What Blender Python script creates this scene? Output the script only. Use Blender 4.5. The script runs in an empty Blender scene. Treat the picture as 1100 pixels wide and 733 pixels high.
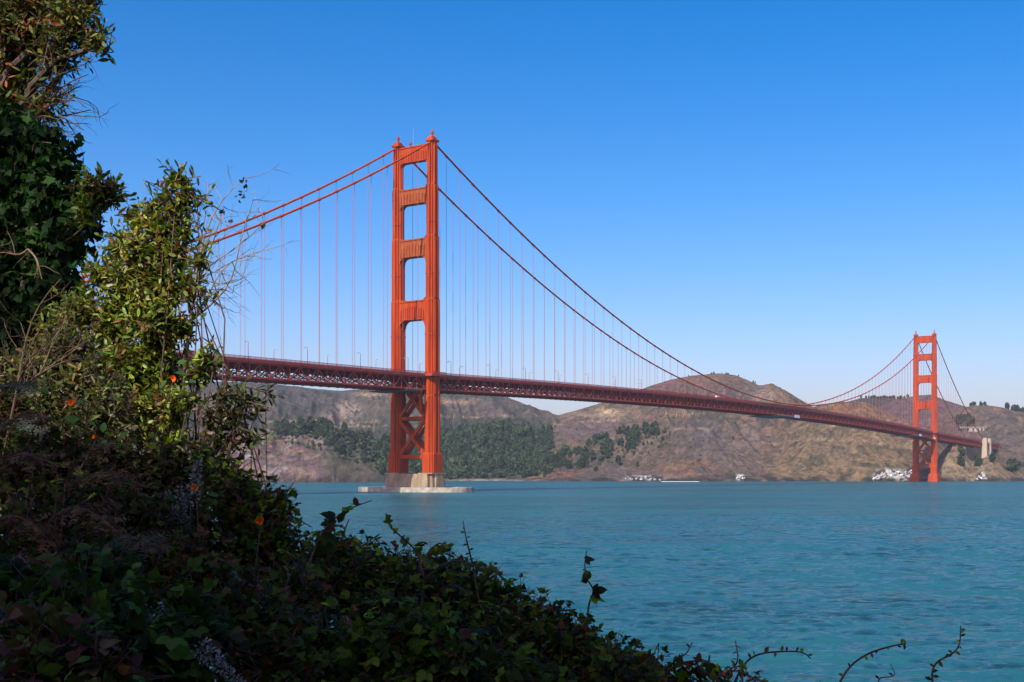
import bpy, bmesh, math, random
import numpy as np
from mathutils import Vector, Matrix

# ------------------------------------------------------------------ camera, sky, sun, exposure
S = bpy.context.scene
COL = S.collection
F, CX, HY, CAMZ = 1309.0, 550.0, 509.3, 11.5        # focal length, optical centre, horizon (1100 px wide picture), eye height

cd = bpy.data.cameras.new("camera"); cam = bpy.data.objects.new("camera", cd); COL.objects.link(cam)
cam.location = (0, 0, CAMZ); cam.rotation_euler = (math.radians(90), 0, 0)
cd.sensor_width = 36; cd.lens = 36*F/1100; cd.shift_y = (HY-366.5)/1100
cd.clip_start = 0.05; cd.clip_end = 40000
S.camera = cam

SUN_EL = math.radians(44)
SUN_H = Vector((-.409, -.913)).normalized()           # horizontal direction towards the sun
w = bpy.data.worlds.new("World"); S.world = w; w.use_nodes = True
nt = w.node_tree; nt.nodes.clear()
sky = nt.nodes.new("ShaderNodeTexSky"); sky.sky_type = 'NISHITA'; sky.sun_disc = False
sky.sun_elevation = SUN_EL; sky.sun_rotation = math.atan2(SUN_H.x, SUN_H.y)
sky.altitude = 0; sky.air_density = 1.0; sky.dust_density = 2.0; sky.ozone_density = 5.0
hsv = nt.nodes.new("ShaderNodeHueSaturation"); hsv.inputs['Saturation'].default_value = 1.31
gam = nt.nodes.new("ShaderNodeGamma"); gam.inputs[1].default_value = 1.2
tint = nt.nodes.new("ShaderNodeMix"); tint.data_type = 'RGBA'; tint.blend_type = 'MULTIPLY'; tint.inputs['Factor'].default_value = 1; tint.inputs['B'].default_value = (1.45, 1.0, 1.0, 1)
bg = nt.nodes.new("ShaderNodeBackground"); bg.inputs[1].default_value = 0.086
wo = nt.nodes.new("ShaderNodeOutputWorld")
nt.links.new(sky.outputs[0], gam.inputs[0]); nt.links.new(gam.outputs[0], hsv.inputs['Color']); nt.links.new(hsv.outputs[0], tint.inputs['A']); nt.links.new(tint.outputs['Result'], bg.inputs[0]); nt.links.new(bg.outputs[0], wo.inputs[0])

sd = bpy.data.lights.new("sun", 'SUN'); sd.energy = 4.2; sd.angle = math.radians(0.53); sd.color = (1.0, .94, .84)
so = bpy.data.objects.new("sun", sd); COL.objects.link(so)
tos = Vector((SUN_H.x*math.cos(SUN_EL), SUN_H.y*math.cos(SUN_EL), math.sin(SUN_EL)))
so.rotation_euler = tos.to_track_quat('Z', 'Y').to_euler(); so.location = (0, -20, 60)

S.render.engine = 'CYCLES'
S.view_settings.view_transform = 'Standard'; S.view_settings.look = 'None'
S.view_settings.exposure = 0.68; S.view_settings.gamma = 1.0
S.cycles.max_bounces = 6; S.cycles.diffuse_bounces = 3; S.cycles.glossy_bounces = 3
S.cycles.transmission_bounces = 3; S.cycles.volume_bounces = 0; S.cycles.transparent_max_bounces = 6

HAZE = 0.00004

# ------------------------------------------------------------------ helpers
rng = np.random.default_rng(7)
random.seed(7)

def at(px, y, d):                                     # a point seen at picture position (px, y) at depth d metres
    return np.array([(px-CX)/F*d, d, CAMZ+(HY-y)/F*d])

def tag(o, label=None, cat=None, group=None, kind=None):
    if label: o['label'] = label
    if cat: o['category'] = cat
    if group: o['group'] = group
    if kind: o['kind'] = kind
    return o

def empty(name, loc=(0, 0, 0), rz=0):
    o = bpy.data.objects.new(name, None); COL.objects.link(o)
    o.location = loc; o.rotation_euler = (0, 0, rz); o.empty_display_size = .2
    return o

def copy_tree(o, parent=None):
    c = o.copy(); COL.objects.link(c)
    if parent: c.parent = parent
    for ch in list(o.children): copy_tree(ch, c)
    return c

def link(name, me, mats, parent=None):
    o = bpy.data.objects.new(name, me); COL.objects.link(o)
    for m in (mats if isinstance(mats, (list, tuple)) else [mats]): me.materials.append(m)
    if parent: o.parent = parent
    return o

def np_mesh(name, V, Fc, mats, parent=None, col=None, smooth=False, mi=None):
    """verts (n,3), faces (m,k) array with constant k; col (n,3) optional"""
    me = bpy.data.meshes.new(name)
    V = np.asarray(V, dtype=np.float32); Fc = np.asarray(Fc, dtype=np.int32)
    k = Fc.shape[1]; m = len(Fc)
    me.vertices.add(len(V)); me.vertices.foreach_set("co", V.ravel())
    me.loops.add(m*k); me.loops.foreach_set("vertex_index", Fc.ravel())
    me.polygons.add(m); me.polygons.foreach_set("loop_start", np.arange(0, m*k, k, dtype=np.int32))
    me.polygons.foreach_set("loop_total", np.full(m, k, dtype=np.int32))
    if smooth: me.polygons.foreach_set("use_smooth", np.ones(m, dtype=bool))
    if mi is not None: me.polygons.foreach_set("material_index", np.asarray(mi, dtype=np.int32))
    me.update(calc_edges=True)
    if col is not None:
        a = me.attributes.new("Col", 'FLOAT_COLOR', 'POINT')
        c4 = np.ones((len(V), 4), dtype=np.float32); c4[:, :3] = col
        a.data.foreach_set("color", c4.ravel())
    return link(name, me, mats, parent)

class MB:
    """collects boxes, bars, prisms and tubes; build() links them as ONE mesh object"""
    def __init__(s): s.v = []; s.f = []
    def add(s, vs, fs):
        b = len(s.v); s.v += [tuple(p) for p in vs]; s.f += [tuple(i+b for i in f) for f in fs]; return s
    def box(s, x0, x1, y0, y1, z0, z1):
        return s.add([(x0,y0,z0),(x1,y0,z0),(x1,y1,z0),(x0,y1,z0),(x0,y0,z1),(x1,y0,z1),(x1,y1,z1),(x0,y1,z1)],
                     [(3,2,1,0),(4,5,6,7),(0,1,5,4),(1,2,6,5),(2,3,7,6),(3,0,4,7)])
    def bar(s, p, q, w, h):
        p = Vector(p); q = Vector(q); d = (q-p).normalized()
        up = Vector((0,0,1)) if abs(d.z) < .95 else Vector((1,0,0))
        a = d.cross(up).normalized()*w/2; b = a.cross(d).normalized()*h/2
        return s.add([p-a-b, p+a-b, p+a+b, p-a+b, q-a-b, q+a-b, q+a+b, q-a+b],
                     [(3,2,1,0),(4,5,6,7),(0,1,5,4),(1,2,6,5),(2,3,7,6),(3,0,4,7)])
    def tube(s, pts, rad, n=6, cap=True):
        pts = [Vector(p) for p in pts]
        rad = rad if isinstance(rad, (list, tuple, np.ndarray)) else [rad]*len(pts)
        b = len(s.v); ref = None
        for i, p in enumerate(pts):
            t = (pts[min(i+1, len(pts)-1)]-pts[max(i-1, 0)]).normalized()
            if ref is None:
                ref = t.orthogonal().normalized()
            a = (ref - t*ref.dot(t)).normalized(); ref = a; c = t.cross(a)
            for k in range(n):
                th = 2*math.pi*k/n; s.v.append(tuple(p+(a*math.cos(th)+c*math.sin(th))*rad[i]))
        for i in range(len(pts)-1):
            for k in range(n):
                k2 = (k+1) % n
                s.f.append((b+i*n+k, b+i*n+k2, b+(i+1)*n+k2, b+(i+1)*n+k))
        if cap:
            s.f.append(tuple(b+k for k in reversed(range(n)))); e = b+(len(pts)-1)*n
            s.f.append(tuple(e+k for k in range(n)))
        return s
    def loft(s, rings):
        """rings: lists of 3-D points of the same length"""
        b = len(s.v); n = len(rings[0])
        for r in rings: s.v += [tuple(p) for p in r]
        for i in range(len(rings)-1):
            for k in range(n):
                k2 = (k+1) % n
                s.f.append((b+i*n+k, b+i*n+k2, b+(i+1)*n+k2, b+(i+1)*n+k))
        s.f.append(tuple(b+k for k in reversed(range(n)))); e = b+(len(rings)-1)*n
        s.f.append(tuple(e+k for k in range(n)))
        return s
    def build(s, name, mat, parent=None, smooth=False):
        me = bpy.data.meshes.new(name); me.from_pydata(s.v, [], s.f); me.update()
        bm = bmesh.new(); bm.from_mesh(me); bmesh.ops.recalc_face_normals(bm, faces=bm.faces); bm.to_mesh(me); bm.free()
        if smooth: me.polygons.foreach_set("use_smooth", np.ones(len(me.polygons), dtype=bool))
        return link(name, me, mat, parent)

# value noise
def _hash(ix, iy, seed):
    n = (ix.astype(np.int64)*374761393 + iy.astype(np.int64)*668265263 + seed*982451653) & 0x7fffffff
    n = ((n ^ (n >> 13))*1274126177) & 0x7fffffff
    return ((n ^ (n >> 16)) & 0xffff)/65535.0
def vnoise(x, y, seed=0):
    ix = np.floor(x); iy = np.floor(y); fx = x-ix; fy = y-iy
    fx = fx*fx*(3-2*fx); fy = fy*fy*(3-2*fy)
    a = _hash(ix, iy, seed); b = _hash(ix+1, iy, seed); c = _hash(ix, iy+1, seed); d = _hash(ix+1, iy+1, seed)
    return (a*(1-fx)+b*fx)*(1-fy)+(c*(1-fx)+d*fx)*fy
def fbm(x, y, seed=0, oct=5, gain=.5):
    s = 0; a = 1; t = 0
    for o in range(oct):
        s = s+a*vnoise(x*2**o, y*2**o, seed+o); t += a; a *= gain
    return s/t
def ridged(x, y, seed=0, oct=5):
    s = 0; a = 1; t = 0
    for o in range(oct):
        s = s+a*(1-np.abs(2*vnoise(x*2**o, y*2**o, seed+o)-1)); t += a; a *= .5
    return s/t
def sstep(a, b, x):
    t = np.clip((x-a)/(b-a), 0, 1); return t*t*(3-2*t)

# ------------------------------------------------------------------ materials
def mat(name):
    m = bpy.data.materials.new(name); m.use_nodes = True
    return m, m.node_tree, m.node_tree.nodes["Principled BSDF"]
def N(t, k, **kw):
    n = t.nodes.new(k)
    for a, v in kw.items(): setattr(n, a, v)
    return n
def noisy(name, c0, c1, scale=1.0, rough=.6, spec=.3, detail=5, bump=0, stretch=(1, 1, 1), lo=.35, hi=.65):
    m, t, p = mat(name)
    tc = N(t, "ShaderNodeTexCoord"); mp = N(t, "ShaderNodeMapping"); mp.inputs['Scale'].default_value = stretch
    nz = N(t, "ShaderNodeTexNoise"); nz.inputs['Scale'].default_value = scale; nz.inputs['Detail'].default_value = detail
    cr = N(t, "ShaderNodeValToRGB"); cr.color_ramp.elements[0].position = lo; cr.color_ramp.elements[1].position = hi
    cr.color_ramp.elements[0].color = (*c0, 1); cr.color_ramp.elements[1].color = (*c1, 1)
    t.links.new(tc.outputs['Object'], mp.inputs[0]); t.links.new(mp.outputs[0], nz.inputs['Vector'])
    t.links.new(nz.outputs[0], cr.inputs[0]); t.links.new(cr.outputs[0], p.inputs['Base Color'])
    p.inputs['Roughness'].default_value = rough; p.inputs['Specular IOR Level'].default_value = spec
    if bump:
        b = N(t, "ShaderNodeBump"); b.inputs['Strength'].default_value = .6; b.inputs['Distance'].default_value = bump
        t.links.new(nz.outputs[0], b.inputs['Height']); t.links.new(b.outputs[0], p.inputs['Normal'])
    return m

M_STEEL = noisy("painted_steel", (.25, .029, .004), (.38, .050, .006), .35, .6, .12, stretch=(1, 1, .12))
M_TRUSS = noisy("shade_toned_steel", (.24, .030, .022), (.35, .046, .029), .5, .6, .3)  # tower orange again, turned maroon: the trusses' shade is put into the colour
M_FLOOR = noisy("shaded_steel", (.17, .026, .018), (.24, .035, .022), .5, .7, .15)  # darker copy of the bridge steel, under-deck shade painted into its colour
M_GOLD = noisy("mustard_steel", (.20, .035, .008), (.30, .075, .014), .8, .6, .2, stretch=(1, 1, .3))
M_ROPE = noisy("rope_steel", (.30, .075, .07), (.36, .10, .09), .5, .6, .3)
M_CONC = noisy("concrete", (.19, .14, .085), (.34, .26, .17), .22, .85, .2, bump=.05, stretch=(1, 1, .35))
M_CONC_L = noisy("pale_concrete", (.22, .195, .155), (.38, .345, .29), .3, .85, .2, bump=.05)
M_PYLON = noisy("pylon_concrete", (.24, .19, .13), (.38, .31, .23), .1, .85, .2, stretch=(1, 1, .3))
M_ASPH = noisy("asphalt", (.04, .04, .042), (.06, .06, .06), 2, .9, .2)
M_GREY = noisy("galvanised_metal", (.28, .29, .3), (.36, .37, .38), 2, .5, .4)
M_NET = noisy("pale_netting", (.55, .55, .52), (.78, .78, .75), .6, .8, .2)
M_WHITE = noisy("white_paint", (.72, .72, .7), (.8, .8, .78), .5, .4, .4)
M_DARKM = noisy("dark_metal", (.03, .03, .035), (.05, .05, .05), 1, .5, .4)
M_GLASS, _t, _p = mat("window_glass"); _p.inputs['Base Color'].default_value = (.02, .025, .03, 1); _p.inputs['Roughness'].default_value = .08
M_LAMP = noisy("lamp_glass", (.6, .58, .5), (.7, .68, .6), 1, .3, .5)
M_BARK = noisy("bark", (.05, .035, .025), (.13, .10, .075), 14, .9, .2, bump=.004, stretch=(1, 1, .25))
M_TWIG = noisy("pale_twig", (.16, .125, .08), (.30, .24, .16), 20, .8, .2)
M_DRY = noisy("dry_twig", (.11, .07, .038), (.20, .13, .075), 20, .85, .2)
M_CANE = noisy("bramble_cane", (.05, .022, .02), (.10, .05, .035), 25, .6, .3)
M_ROCKW = noisy("guano_rock", (.06, .055, .05), (.58, .57, .54), 1.6, .9, .15, bump=.1, lo=.44, hi=.53)
M_SOIL = noisy("soil", (.03, .022, .014), (.075, .055, .035), 3, .95, .1, bump=.03)

def leaf_mat(name, rough=.42, spec=.45, trans=.22):
    m, t, p = mat(name)
    a = N(t, "ShaderNodeAttribute"); a.attribute_name = "Col"
    p.inputs['Roughness'].default_value = rough; p.inputs['Specular IOR Level'].default_value = spec
    t.links.new(a.outputs['Color'], p.inputs['Base Color'])
    tr = N(t, "ShaderNodeBsdfTranslucent"); mx = N(t, "ShaderNodeMixShader"); mx.inputs[0].default_value = trans
    g = N(t, "ShaderNodeMix"); g.data_type = 'RGBA'; g.blend_type = 'MULTIPLY'; g.inputs['Factor'].default_value = 1
    g.inputs['B'].default_value = (1.5, 1.6, .5, 1)
    t.links.new(a.outputs['Color'], g.inputs['A']); t.links.new(g.outputs['Result'], tr.inputs['Color'])
    out = t.nodes["Material Output"]
    t.links.new(p.outputs[0], mx.inputs[1]); t.links.new(tr.outputs[0], mx.inputs[2]); t.links.new(mx.outputs[0], out.inputs['Surface'])
    return m
M_LEAF = leaf_mat("leaf", .6, .10)
M_LEAF_GLOSS = leaf_mat("glossy_leaf", .42, .35, .25)
M_PETAL = leaf_mat("petal", .6, .2, .35)
M_FAR = leaf_mat("far_foliage", .8, .1, .1)

# land: soil and scrub colours by place (attribute) broken up by fine noise
M_LAND, t, p = mat("land")
a = N(t, "ShaderNodeAttribute"); a.attribute_name = "Col"
tc = N(t, "ShaderNodeTexCoord")
n1 = N(t, "ShaderNodeTexNoise"); n1.inputs['Scale'].default_value = .06; n1.inputs['Detail'].default_value = 8; n1.inputs['Roughness'].default_value = .7
r1 = N(t, "ShaderNodeMapRange"); r1.inputs['From Min'].default_value = .3; r1.inputs['From Max'].default_value = .7; r1.inputs['To Min'].default_value = .42; r1.inputs['To Max'].default_value = 1.8
mx = N(t, "ShaderNodeVectorMath"); mx.operation = 'SCALE'
t.links.new(tc.outputs['Object'], n1.inputs['Vector']); t.links.new(n1.outputs[0], r1.inputs[0])
n2_ = N(t, "ShaderNodeTexNoise"); n2_.inputs['Scale'].default_value = .13; n2_.inputs['Detail'].default_value = 4; n2_.inputs['Roughness'].default_value = .6
r2 = N(t, "ShaderNodeMapRange"); r2.inputs['From Min'].default_value = .54; r2.inputs['From Max'].default_value = .62
mb2 = N(t, "ShaderNodeMix"); mb2.data_type = 'RGBA'; mb2.inputs['B'].default_value = (.035, .042, .028, 1)
ml = N(t, "ShaderNodeMath"); ml.operation = 'MULTIPLY'; ml.inputs[1].default_value = .62
t.links.new(tc.outputs['Object'], n2_.inputs['Vector']); t.links.new(n2_.outputs[0], r2.inputs[0]); t.links.new(r2.outputs[0], ml.inputs[0]); t.links.new(ml.outputs[0], mb2.inputs['Factor'])
t.links.new(a.outputs['Color'], mx.inputs[0]); t.links.new(r1.outputs[0], mx.inputs['Scale']); t.links.new(mx.outputs[0], mb2.inputs['A']); t.links.new(mb2.outputs['Result'], p.inputs['Base Color'])
bp = N(t, "ShaderNodeBump"); bp.inputs['Strength'].default_value = 1.0; bp.inputs['Distance'].default_value = 17
t.links.new(n1.outputs[0], bp.inputs['Height']); t.links.new(bp.outputs[0], p.inputs['Normal'])
p.inputs['Roughness'].default_value = .95; p.inputs['Specular IOR Level'].default_value = .1

# sea
M_SEA, t, p = mat("sea_water")
tc = N(t, "ShaderNodeTexCoord")
def wave(scale, sx, sy, detail, rot=0):
    mp = N(t, "ShaderNodeMapping"); mp.inputs['Scale'].default_value = (sx, sy, 1); mp.inputs['Rotation'].default_value = (0, 0, rot)
    n = N(t, "ShaderNodeTexNoise"); n.inputs['Scale'].default_value = scale; n.inputs['Detail'].default_value = detail; n.inputs['Roughness'].default_value = .62
    t.links.new(tc.outputs['Object'], mp.inputs[0]); t.links.new(mp.outputs[0], n.inputs['Vector']); return n
wv1 = wave(1.0, .55, 1.0, 5, .12); wv2 = wave(.16, .45, 1.0, 4, -.2); big = wave(.010, .22, 1.0, 5, .05)
def V3(op, a_, b_=None, sc_=None):
    n = N(t, "ShaderNodeVectorMath"); n.operation = op
    for i_, q_ in enumerate((a_, b_)):
        if q_ is None: continue
        if isinstance(q_, tuple): n.inputs[i_].default_value = q_
        else: t.links.new(q_, n.inputs[i_])
    return n.outputs[0]
s1 = V3('MULTIPLY', V3('SUBTRACT', wv1.outputs['Color'], (.5, .5, .5)), (1.6, 1.7, 0))
s2 = V3('MULTIPLY', V3('SUBTRACT', wv2.outputs['Color'], (.5, .5, .5)), (.9, 1.3, 0))
amp = N(t, "ShaderNodeMapRange"); amp.inputs['From Min'].default_value = .3; amp.inputs['From Max'].default_value = .7; amp.inputs['To Min'].default_value = .65; amp.inputs['To Max'].default_value = 1.35
t.links.new(big.outputs[0], amp.inputs[0])
sm = N(t, "ShaderNodeVectorMath"); sm.operation = 'SCALE'; t.links.new(V3('ADD', s1, s2), sm.inputs[0]); t.links.new(amp.outputs[0], sm.inputs['Scale'])
nn = V3('NORMALIZE', V3('ADD', sm.outputs[0], (0, 0, 1)))

cr = N(t, "ShaderNodeValToRGB"); cr.color_ramp.elements[0].position = .38; cr.color_ramp.elements[1].position = .66
cr.color_ramp.elements[0].color = (.009, .066, .083, 1); cr.color_ramp.elements[1].color = (.020, .100, .118, 1)
t.links.new(big.outputs[0], cr.inputs[0]); df = N(t, "ShaderNodeBsdfDiffuse"); gl = N(t, "ShaderNodeBsdfGlossy"); gl.inputs['Roughness'].default_value = .16
fr = N(t, "ShaderNodeFresnel"); fr.inputs[0].default_value = 1.33
cap = N(t, "ShaderNodeMath"); cap.operation = 'MULTIPLY'; cap.inputs[1].default_value = .5     # wave faces hide much of the low sky
mxs = N(t, "ShaderNodeMixShader")
t.links.new(cr.outputs[0], df.inputs[0]); t.links.new(nn, df.inputs['Normal']); t.links.new(nn, gl.inputs['Normal']); t.links.new(nn, fr.inputs['Normal'])
t.links.new(fr.outputs[0], cap.inputs[0]); t.links.new(cap.outputs[0], mxs.inputs[0]); t.links.new(df.outputs[0], mxs.inputs[1]); t.links.new(gl.outputs[0], mxs.inputs[2])
t.links.new(mxs.outputs[0], t.nodes["Material Output"].inputs['Surface'])
M_FOAM = noisy("foam", (.5, .55, .56), (.8, .82, .82), .3, .8, .2)

# ------------------------------------------------------------------ sea
su = np.concatenate([np.linspace(-4000, -220, 40), np.arange(-200, 1300, 1.6), np.linspace(1320, 5100, 40)])
sd_ = np.concatenate([np.linspace(14, 37, 24), np.arange(38, 110, .2), np.arange(110, 200, .4), np.arange(200, 330, .9), np.arange(330, 520, 2.0), np.geomspace(522, 7000, 40)])
SU, SD = np.meshgrid(su, sd_); SX = (SU-CX)/F*SD; SZ = np.zeros_like(SX)
step = np.interp(SD[:, 0], [38, 110, 111, 200, 201, 330, 331, 520], [.2, .2, .4, .4, .9, .9, 2, 2])[:, None]
gust = .6+.8*fbm(SX/60, SD/45, 91, 3)
for k in range(56):
    lam = .5*11**(rng.random()**1.5); th = math.radians(-70+rng.normal()*32); k_ = 2*math.pi/lam
    ph = (SX*math.cos(th)+SD*math.sin(th))*k_+rng.random()*6.28
    f_ = np.clip((lam/step-2.0)/1.5, 0, 1)
    SZ += .0062*lam*f_*np.sin(ph+.35*np.sin(ph))*gust
SZ *= sstep(560, 380, SD)
sx_ = np.arange(SX.size).reshape(SX.shape)
o = np_mesh("water", np.stack([SX, SD, SZ], -1).reshape(-1, 3), np.stack([sx_[:-1, :-1], sx_[:-1, 1:], sx_[1:, 1:], sx_[1:, :-1]], -1).reshape(-1, 4), M_SEA, smooth=True); tag(o, kind='structure')

# ------------------------------------------------------------------ hills across the strait
def prof(pts): a = np.array(pts, float); return a[:, 0], a[:, 1]
LAYERS = [   # crest (direction, height in the view), crest depth, foot depth, slope shape, gully strength, tint
 dict(n='far_left', c=prof([(-250,440),(0,430),(100,420),(240,409),(290,411),(330,416),(366,419.5),(385,418),(410,414),(450,410),(500,414),(540,424.5),(560,432.5),(580,440),(600,446.5),(640,468),(700,512),(720,530)]), dc=3000, df=2050, e=.85, g=.20),
 dict(n='centre', c=prof([(520,530),(560,472),(595,447),(620,440),(640,434),(660,427),(690,417),(700,413),(720,407),(745,402.5),(772,400),(790,402),(805,408),(815,413),(828,412),(838,415),(850,422),(866,432),(890,445),(920,465),(970,520)]), dc=2750, df=1960, e=.9, g=.16),
 dict(n='left_cliff', c=prof([(-250,480),(150,468),(230,462),(290,460),(320,458),(345,458),(365,468),(400,474),(425,484),(450,498),(475,514),(495,530)]), dc=1900, df=1720, e=.55, g=.34),
 dict(n='spur', c=prof([(530,530),(550,516),(570,508),(600,496),(640,481),(680,466),(705,456),(735,447),(760,446),(800,455),(830,475),(860,500),(880,530)]), dc=2330, df=1880, e=.8, g=.22),
 dict(n='tan', c=prof([(770,530),(785,514),(800,498),(820,482),(845,460),(868,440),(880,433.5),(905,430.5),(930,431),(945,438),(960,446),(985,456),(1010,476),(1040,505),(1055,530)]), dc=2260, df=1900, e=.75, g=.22),
 dict(n='outcrop', c=prof([(992,530),(1003,500),(1010,487),(1019,477),(1028,477),(1035,485),(1044,497),(1052,493),(1061,490),(1075,493),(1090,504),(1100,511),(1112,530)]), dc=1990, df=1890, e=.7, g=.2),
 dict(n='purple', c=prof([(860,520),(900,450),(920,442),(945,437),(960,430),(985,425),(1000,424),(1015,430),(1040,438),(1060,446),(1100,458),(1150,500)]), dc=2950, df=2250, e=.9, g=.12),
 dict(n='right', c=prof([(985,520),(1005,460),(1015,443),(1035,438),(1060,435),(1075,437),(1090,441),(1110,445),(1200,440),(1450,450)]), dc=2780, df=2060, e=.85, g=.16),
 dict(n='wooded', c=prof([(860,520),(890,440),(905,433),(925,427),(960,428),(985,430),(1020,440),(1060,470)]), dc=3300, df=2500, e=.9, g=.1),
]
def heights(u, D):
    """terrain height and dominating layer at view direction u (picture px) and depth D"""
    X = (u-CX)/F*D
    best = np.full(np.broadcast(u, D).shape, -6.0); who = np.full(best.shape, -1)
    for i, L in enumerate(LAYERS):
        wob = (fbm(X/260, D/260, 50+i, 4)-.5)
        dc = L['dc']*(1+.05*wob); df = L['df']+90*(fbm(X/150, X*0+i, 80+i, 4)-.5)+18*(fbm(X/22, X*0+i, 81+i, 3)-.5)
        ycr = np.interp(u, *L['c'])
        zc = CAMZ+(HY-ycr)/F*L['dc']*(1+.02*wob)
        tt = (D-df)/(dc-df)
        up = np.clip(tt, 0, 1)**L['e']
        g = ridged(X/170+D/900, D/420, 20+i, 5)
        g2 = ridged(X/48+D/300, D/160, 35+i, 4)
        gl = L['g']*((g-.62)*2.2+(g2-.62)*1.3)*np.sin(np.pi*np.clip(tt, 0.02, 1))**.8*1.1
        back = np.clip((D-dc)/(dc*.22), 0, 1)
        z = zc*(up+gl)*(1-.75*back**1.5)
        z = z+(fbm(X/13, D/13, 60+i, 3)-.5)*9*np.clip(tt*6, 0, 1)*np.clip((1.02-tt)*8, .12, 1)
        z = np.where(tt < 0, -6+0*z, z-1.0)
        z = np.where(zc < 1, -6, z)
        m = z > best
        best = np.where(m, z, best); who = np.where(m, i, who)
    return best, who

uu = np.arange(-260, 1400, 1.15)
dd = np.concatenate([np.linspace(1640, 2100, 130), np.linspace(2106, 3500, 170)])
U, D = np.meshgrid(uu, dd)
Z, WHO = heights(U, D)
X = (U-CX)/F*D
YI = HY-(Z-CAMZ)*F/D                                   # where each point of the land lies, for reading soil patches off a map
def colmix(c, k, w): return c*(1-w[..., None])+np.array(k)*w[..., None]
n1 = fbm(X/120, D/120, 3); n2 = fbm(X/38, D/38, 4); n3 = fbm(X/14, D/14, 5, 4); gul = ridged(X/170+D/900, D/420, 21, 5)
C = np.zeros(Z.shape+(3,)) + np.array((.19, .125, .08))
C = colmix(C, (.11, .088, .078), sstep(.42, .62, n1))                    # grey purple scrub
C = colmix(C, (.24, .165, .10), sstep(.55, .7, n2)*.7)                    # dry grass
dark = sstep(.525, .575, n3*.45+n2*.55)
C = colmix(C, (.05, .06, .035), dark*.7)                                  # coyote brush
def on(name): return (WHO == [l['n'] for l in LAYERS].index(name)).astype(float)
C = colmix(C, (.085, .08, .075), on('far_left')*.62)
C = colmix(C, (.055, .065, .045), on('far_left')*sstep(.45, .6, n2)*.6)
C = colmix(C, (.045, .06, .04), on('far_left')*sstep(438, 456, YI)*.6)
C = colmix(C, (.13, .085, .085), on('purple')*.7)
C = colmix(C, (.165, .12, .10), on('right')*.4); C = colmix(C, (.035, .045, .03), (on('right')+on('purple'))*sstep(473, 479, YI)*sstep(1078, 1060, U)*.9); C = colmix(C, (.045, .055, .035), on('right')*sstep(474, 482, YI)*sstep(1075, 1060, U)*.85)
C = colmix(C, (.04, .055, .04), on('wooded')*.9)
tan = on('tan'); C = colmix(C, (.235, .165, .09), tan*.7); C = colmix(C, (.25, .12, .045), tan*sstep(.5, .7, n1)*sstep(470, 440, YI)*.8)
C = colmix(C, (.08, .075, .045), tan*sstep(.55, .62, n3)*.75)
oc = on('outcrop'); C = colmix(C, (.30, .225, .13), oc*.75); C = colmix(C, (.15, .08, .06), oc*sstep(.52, .62, n2)*.8)
cl = on('left_cliff')
strat = .5+.5*np.sin((X*.10+Z*.16+D*.05)+6*n2)
rock = cl*sstep(455, 470, YI)
C = colmix(C, (.20, .14, .115), rock*.85); C = colmix(C, (.32, .20, .12), rock*sstep(.5, .68, n2)*.8)
C = colmix(C, (.13, .085, .10), rock*sstep(.55, .8, strat)*.8); C = colmix(C, (.30, .29, .26), rock*sstep(.6, .72, n3)*.8)
C = colmix(C, (.05, .06, .035), rock*sstep(.58, .66, n1)*.7)
spu = on('spur')+on('centre')
C = colmix(C, (.12, .095, .085), on('spur')*.55)
C = colmix(C, (.05, .075, .04), spu*sstep(500, 560, -0*U+560-abs(U-560)*1.0)*sstep(.2, .5, n2)*.35)
C = colmix(C, (.30, .17, .08), on('spur')*np.exp(-((U-688-(YI-452)*-1.1)/26)**2)*sstep(520, 450, YI)*sstep(.38, .55, n3)*.85)   # bare ochre rock along the spur
C = colmix(C, (.27, .185, .11), on('spur')*np.exp(-((U-615-(YI-495)*-1.6)/26)**2)*sstep(470, 490, YI)*sstep(.4, .55, n3)*.8)
def patch(u0, y0, ru, ry, col, k, thr=(.35, .55)):
    global C
    wgt = np.exp(-(((U-u0)/ru)**2+((YI-y0)/ry)**2))*sstep(thr[0], thr[1], n3*.5+n2*.5)*k
    C = colmix(C, col, np.clip(wgt, 0, 1))
patch(750, 503, 26, 8, (.26, .13, .06), .7); patch(722, 505, 18, 8, (.22, .12, .07), .7); patch(575, 514, 14, 4, (.45, .31, .16), 1.1)
patch(605, 512, 16, 6, (.24, .10, .07), 1.0); patch(655, 443, 12, 3, (.5, .38, .2), 1.2, (.2, .4)); patch(640, 446, 40, 2.2, (.34, .25, .17), .9, (.2, .4))
patch(375, 440, 14, 7, (.38, .30, .23), 1.1); patch(360, 448, 22, 6, (.26, .2, .16), .9); patch(400, 424, 16, 2, (.42, .30, .2), 1.0, (.2, .4)); patch(490, 432, 22, 2.5, (.40, .27, .18), 1.0, (.2, .4)); patch(515, 442, 25, 5, (.21, .155, .13), .8)
patch(740, 410, 60, 10, (.20, .10, .07), .7); patch(820, 425, 14, 8, (.32, .24, .18), .9); patch(800, 470, 30, 14, (.21, .16, .135), .8); patch(755, 470, 40, 16, (.115, .095, .09), .8, (.1, .3))
patch(640, 460, 45, 10, (.15, .105, .10), .9, (.2, .4)); patch(1080, 460, 20, 18, (.09, .085, .075), .8); patch(1030, 452, 14, 10, (.06, .065, .055), .8)
n4 = fbm(X/4.5, D/9, 6, 3)
for u0, y0, ru, ry, k in ((692, 513, 20, 3.0, .62), (795, 513.5, 5, 3.5, 1), (955, 509.5, 15, 5.5, 1), (974, 513, 8, 4, 1), (1054, 512, 6, 4.5, 1)):
    wgt = np.exp(-(((U-u0)/ru)**2+((YI-y0)/ry)**2)**1.5)
    C = colmix(C, (.05, .047, .042), np.clip(wgt*1.3, 0, .85)); C = colmix(C, (.56, .55, .52), np.clip(wgt*1.5*k, 0, 1)*sstep(.50, .54, n4*.75+n2*.25))
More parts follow.
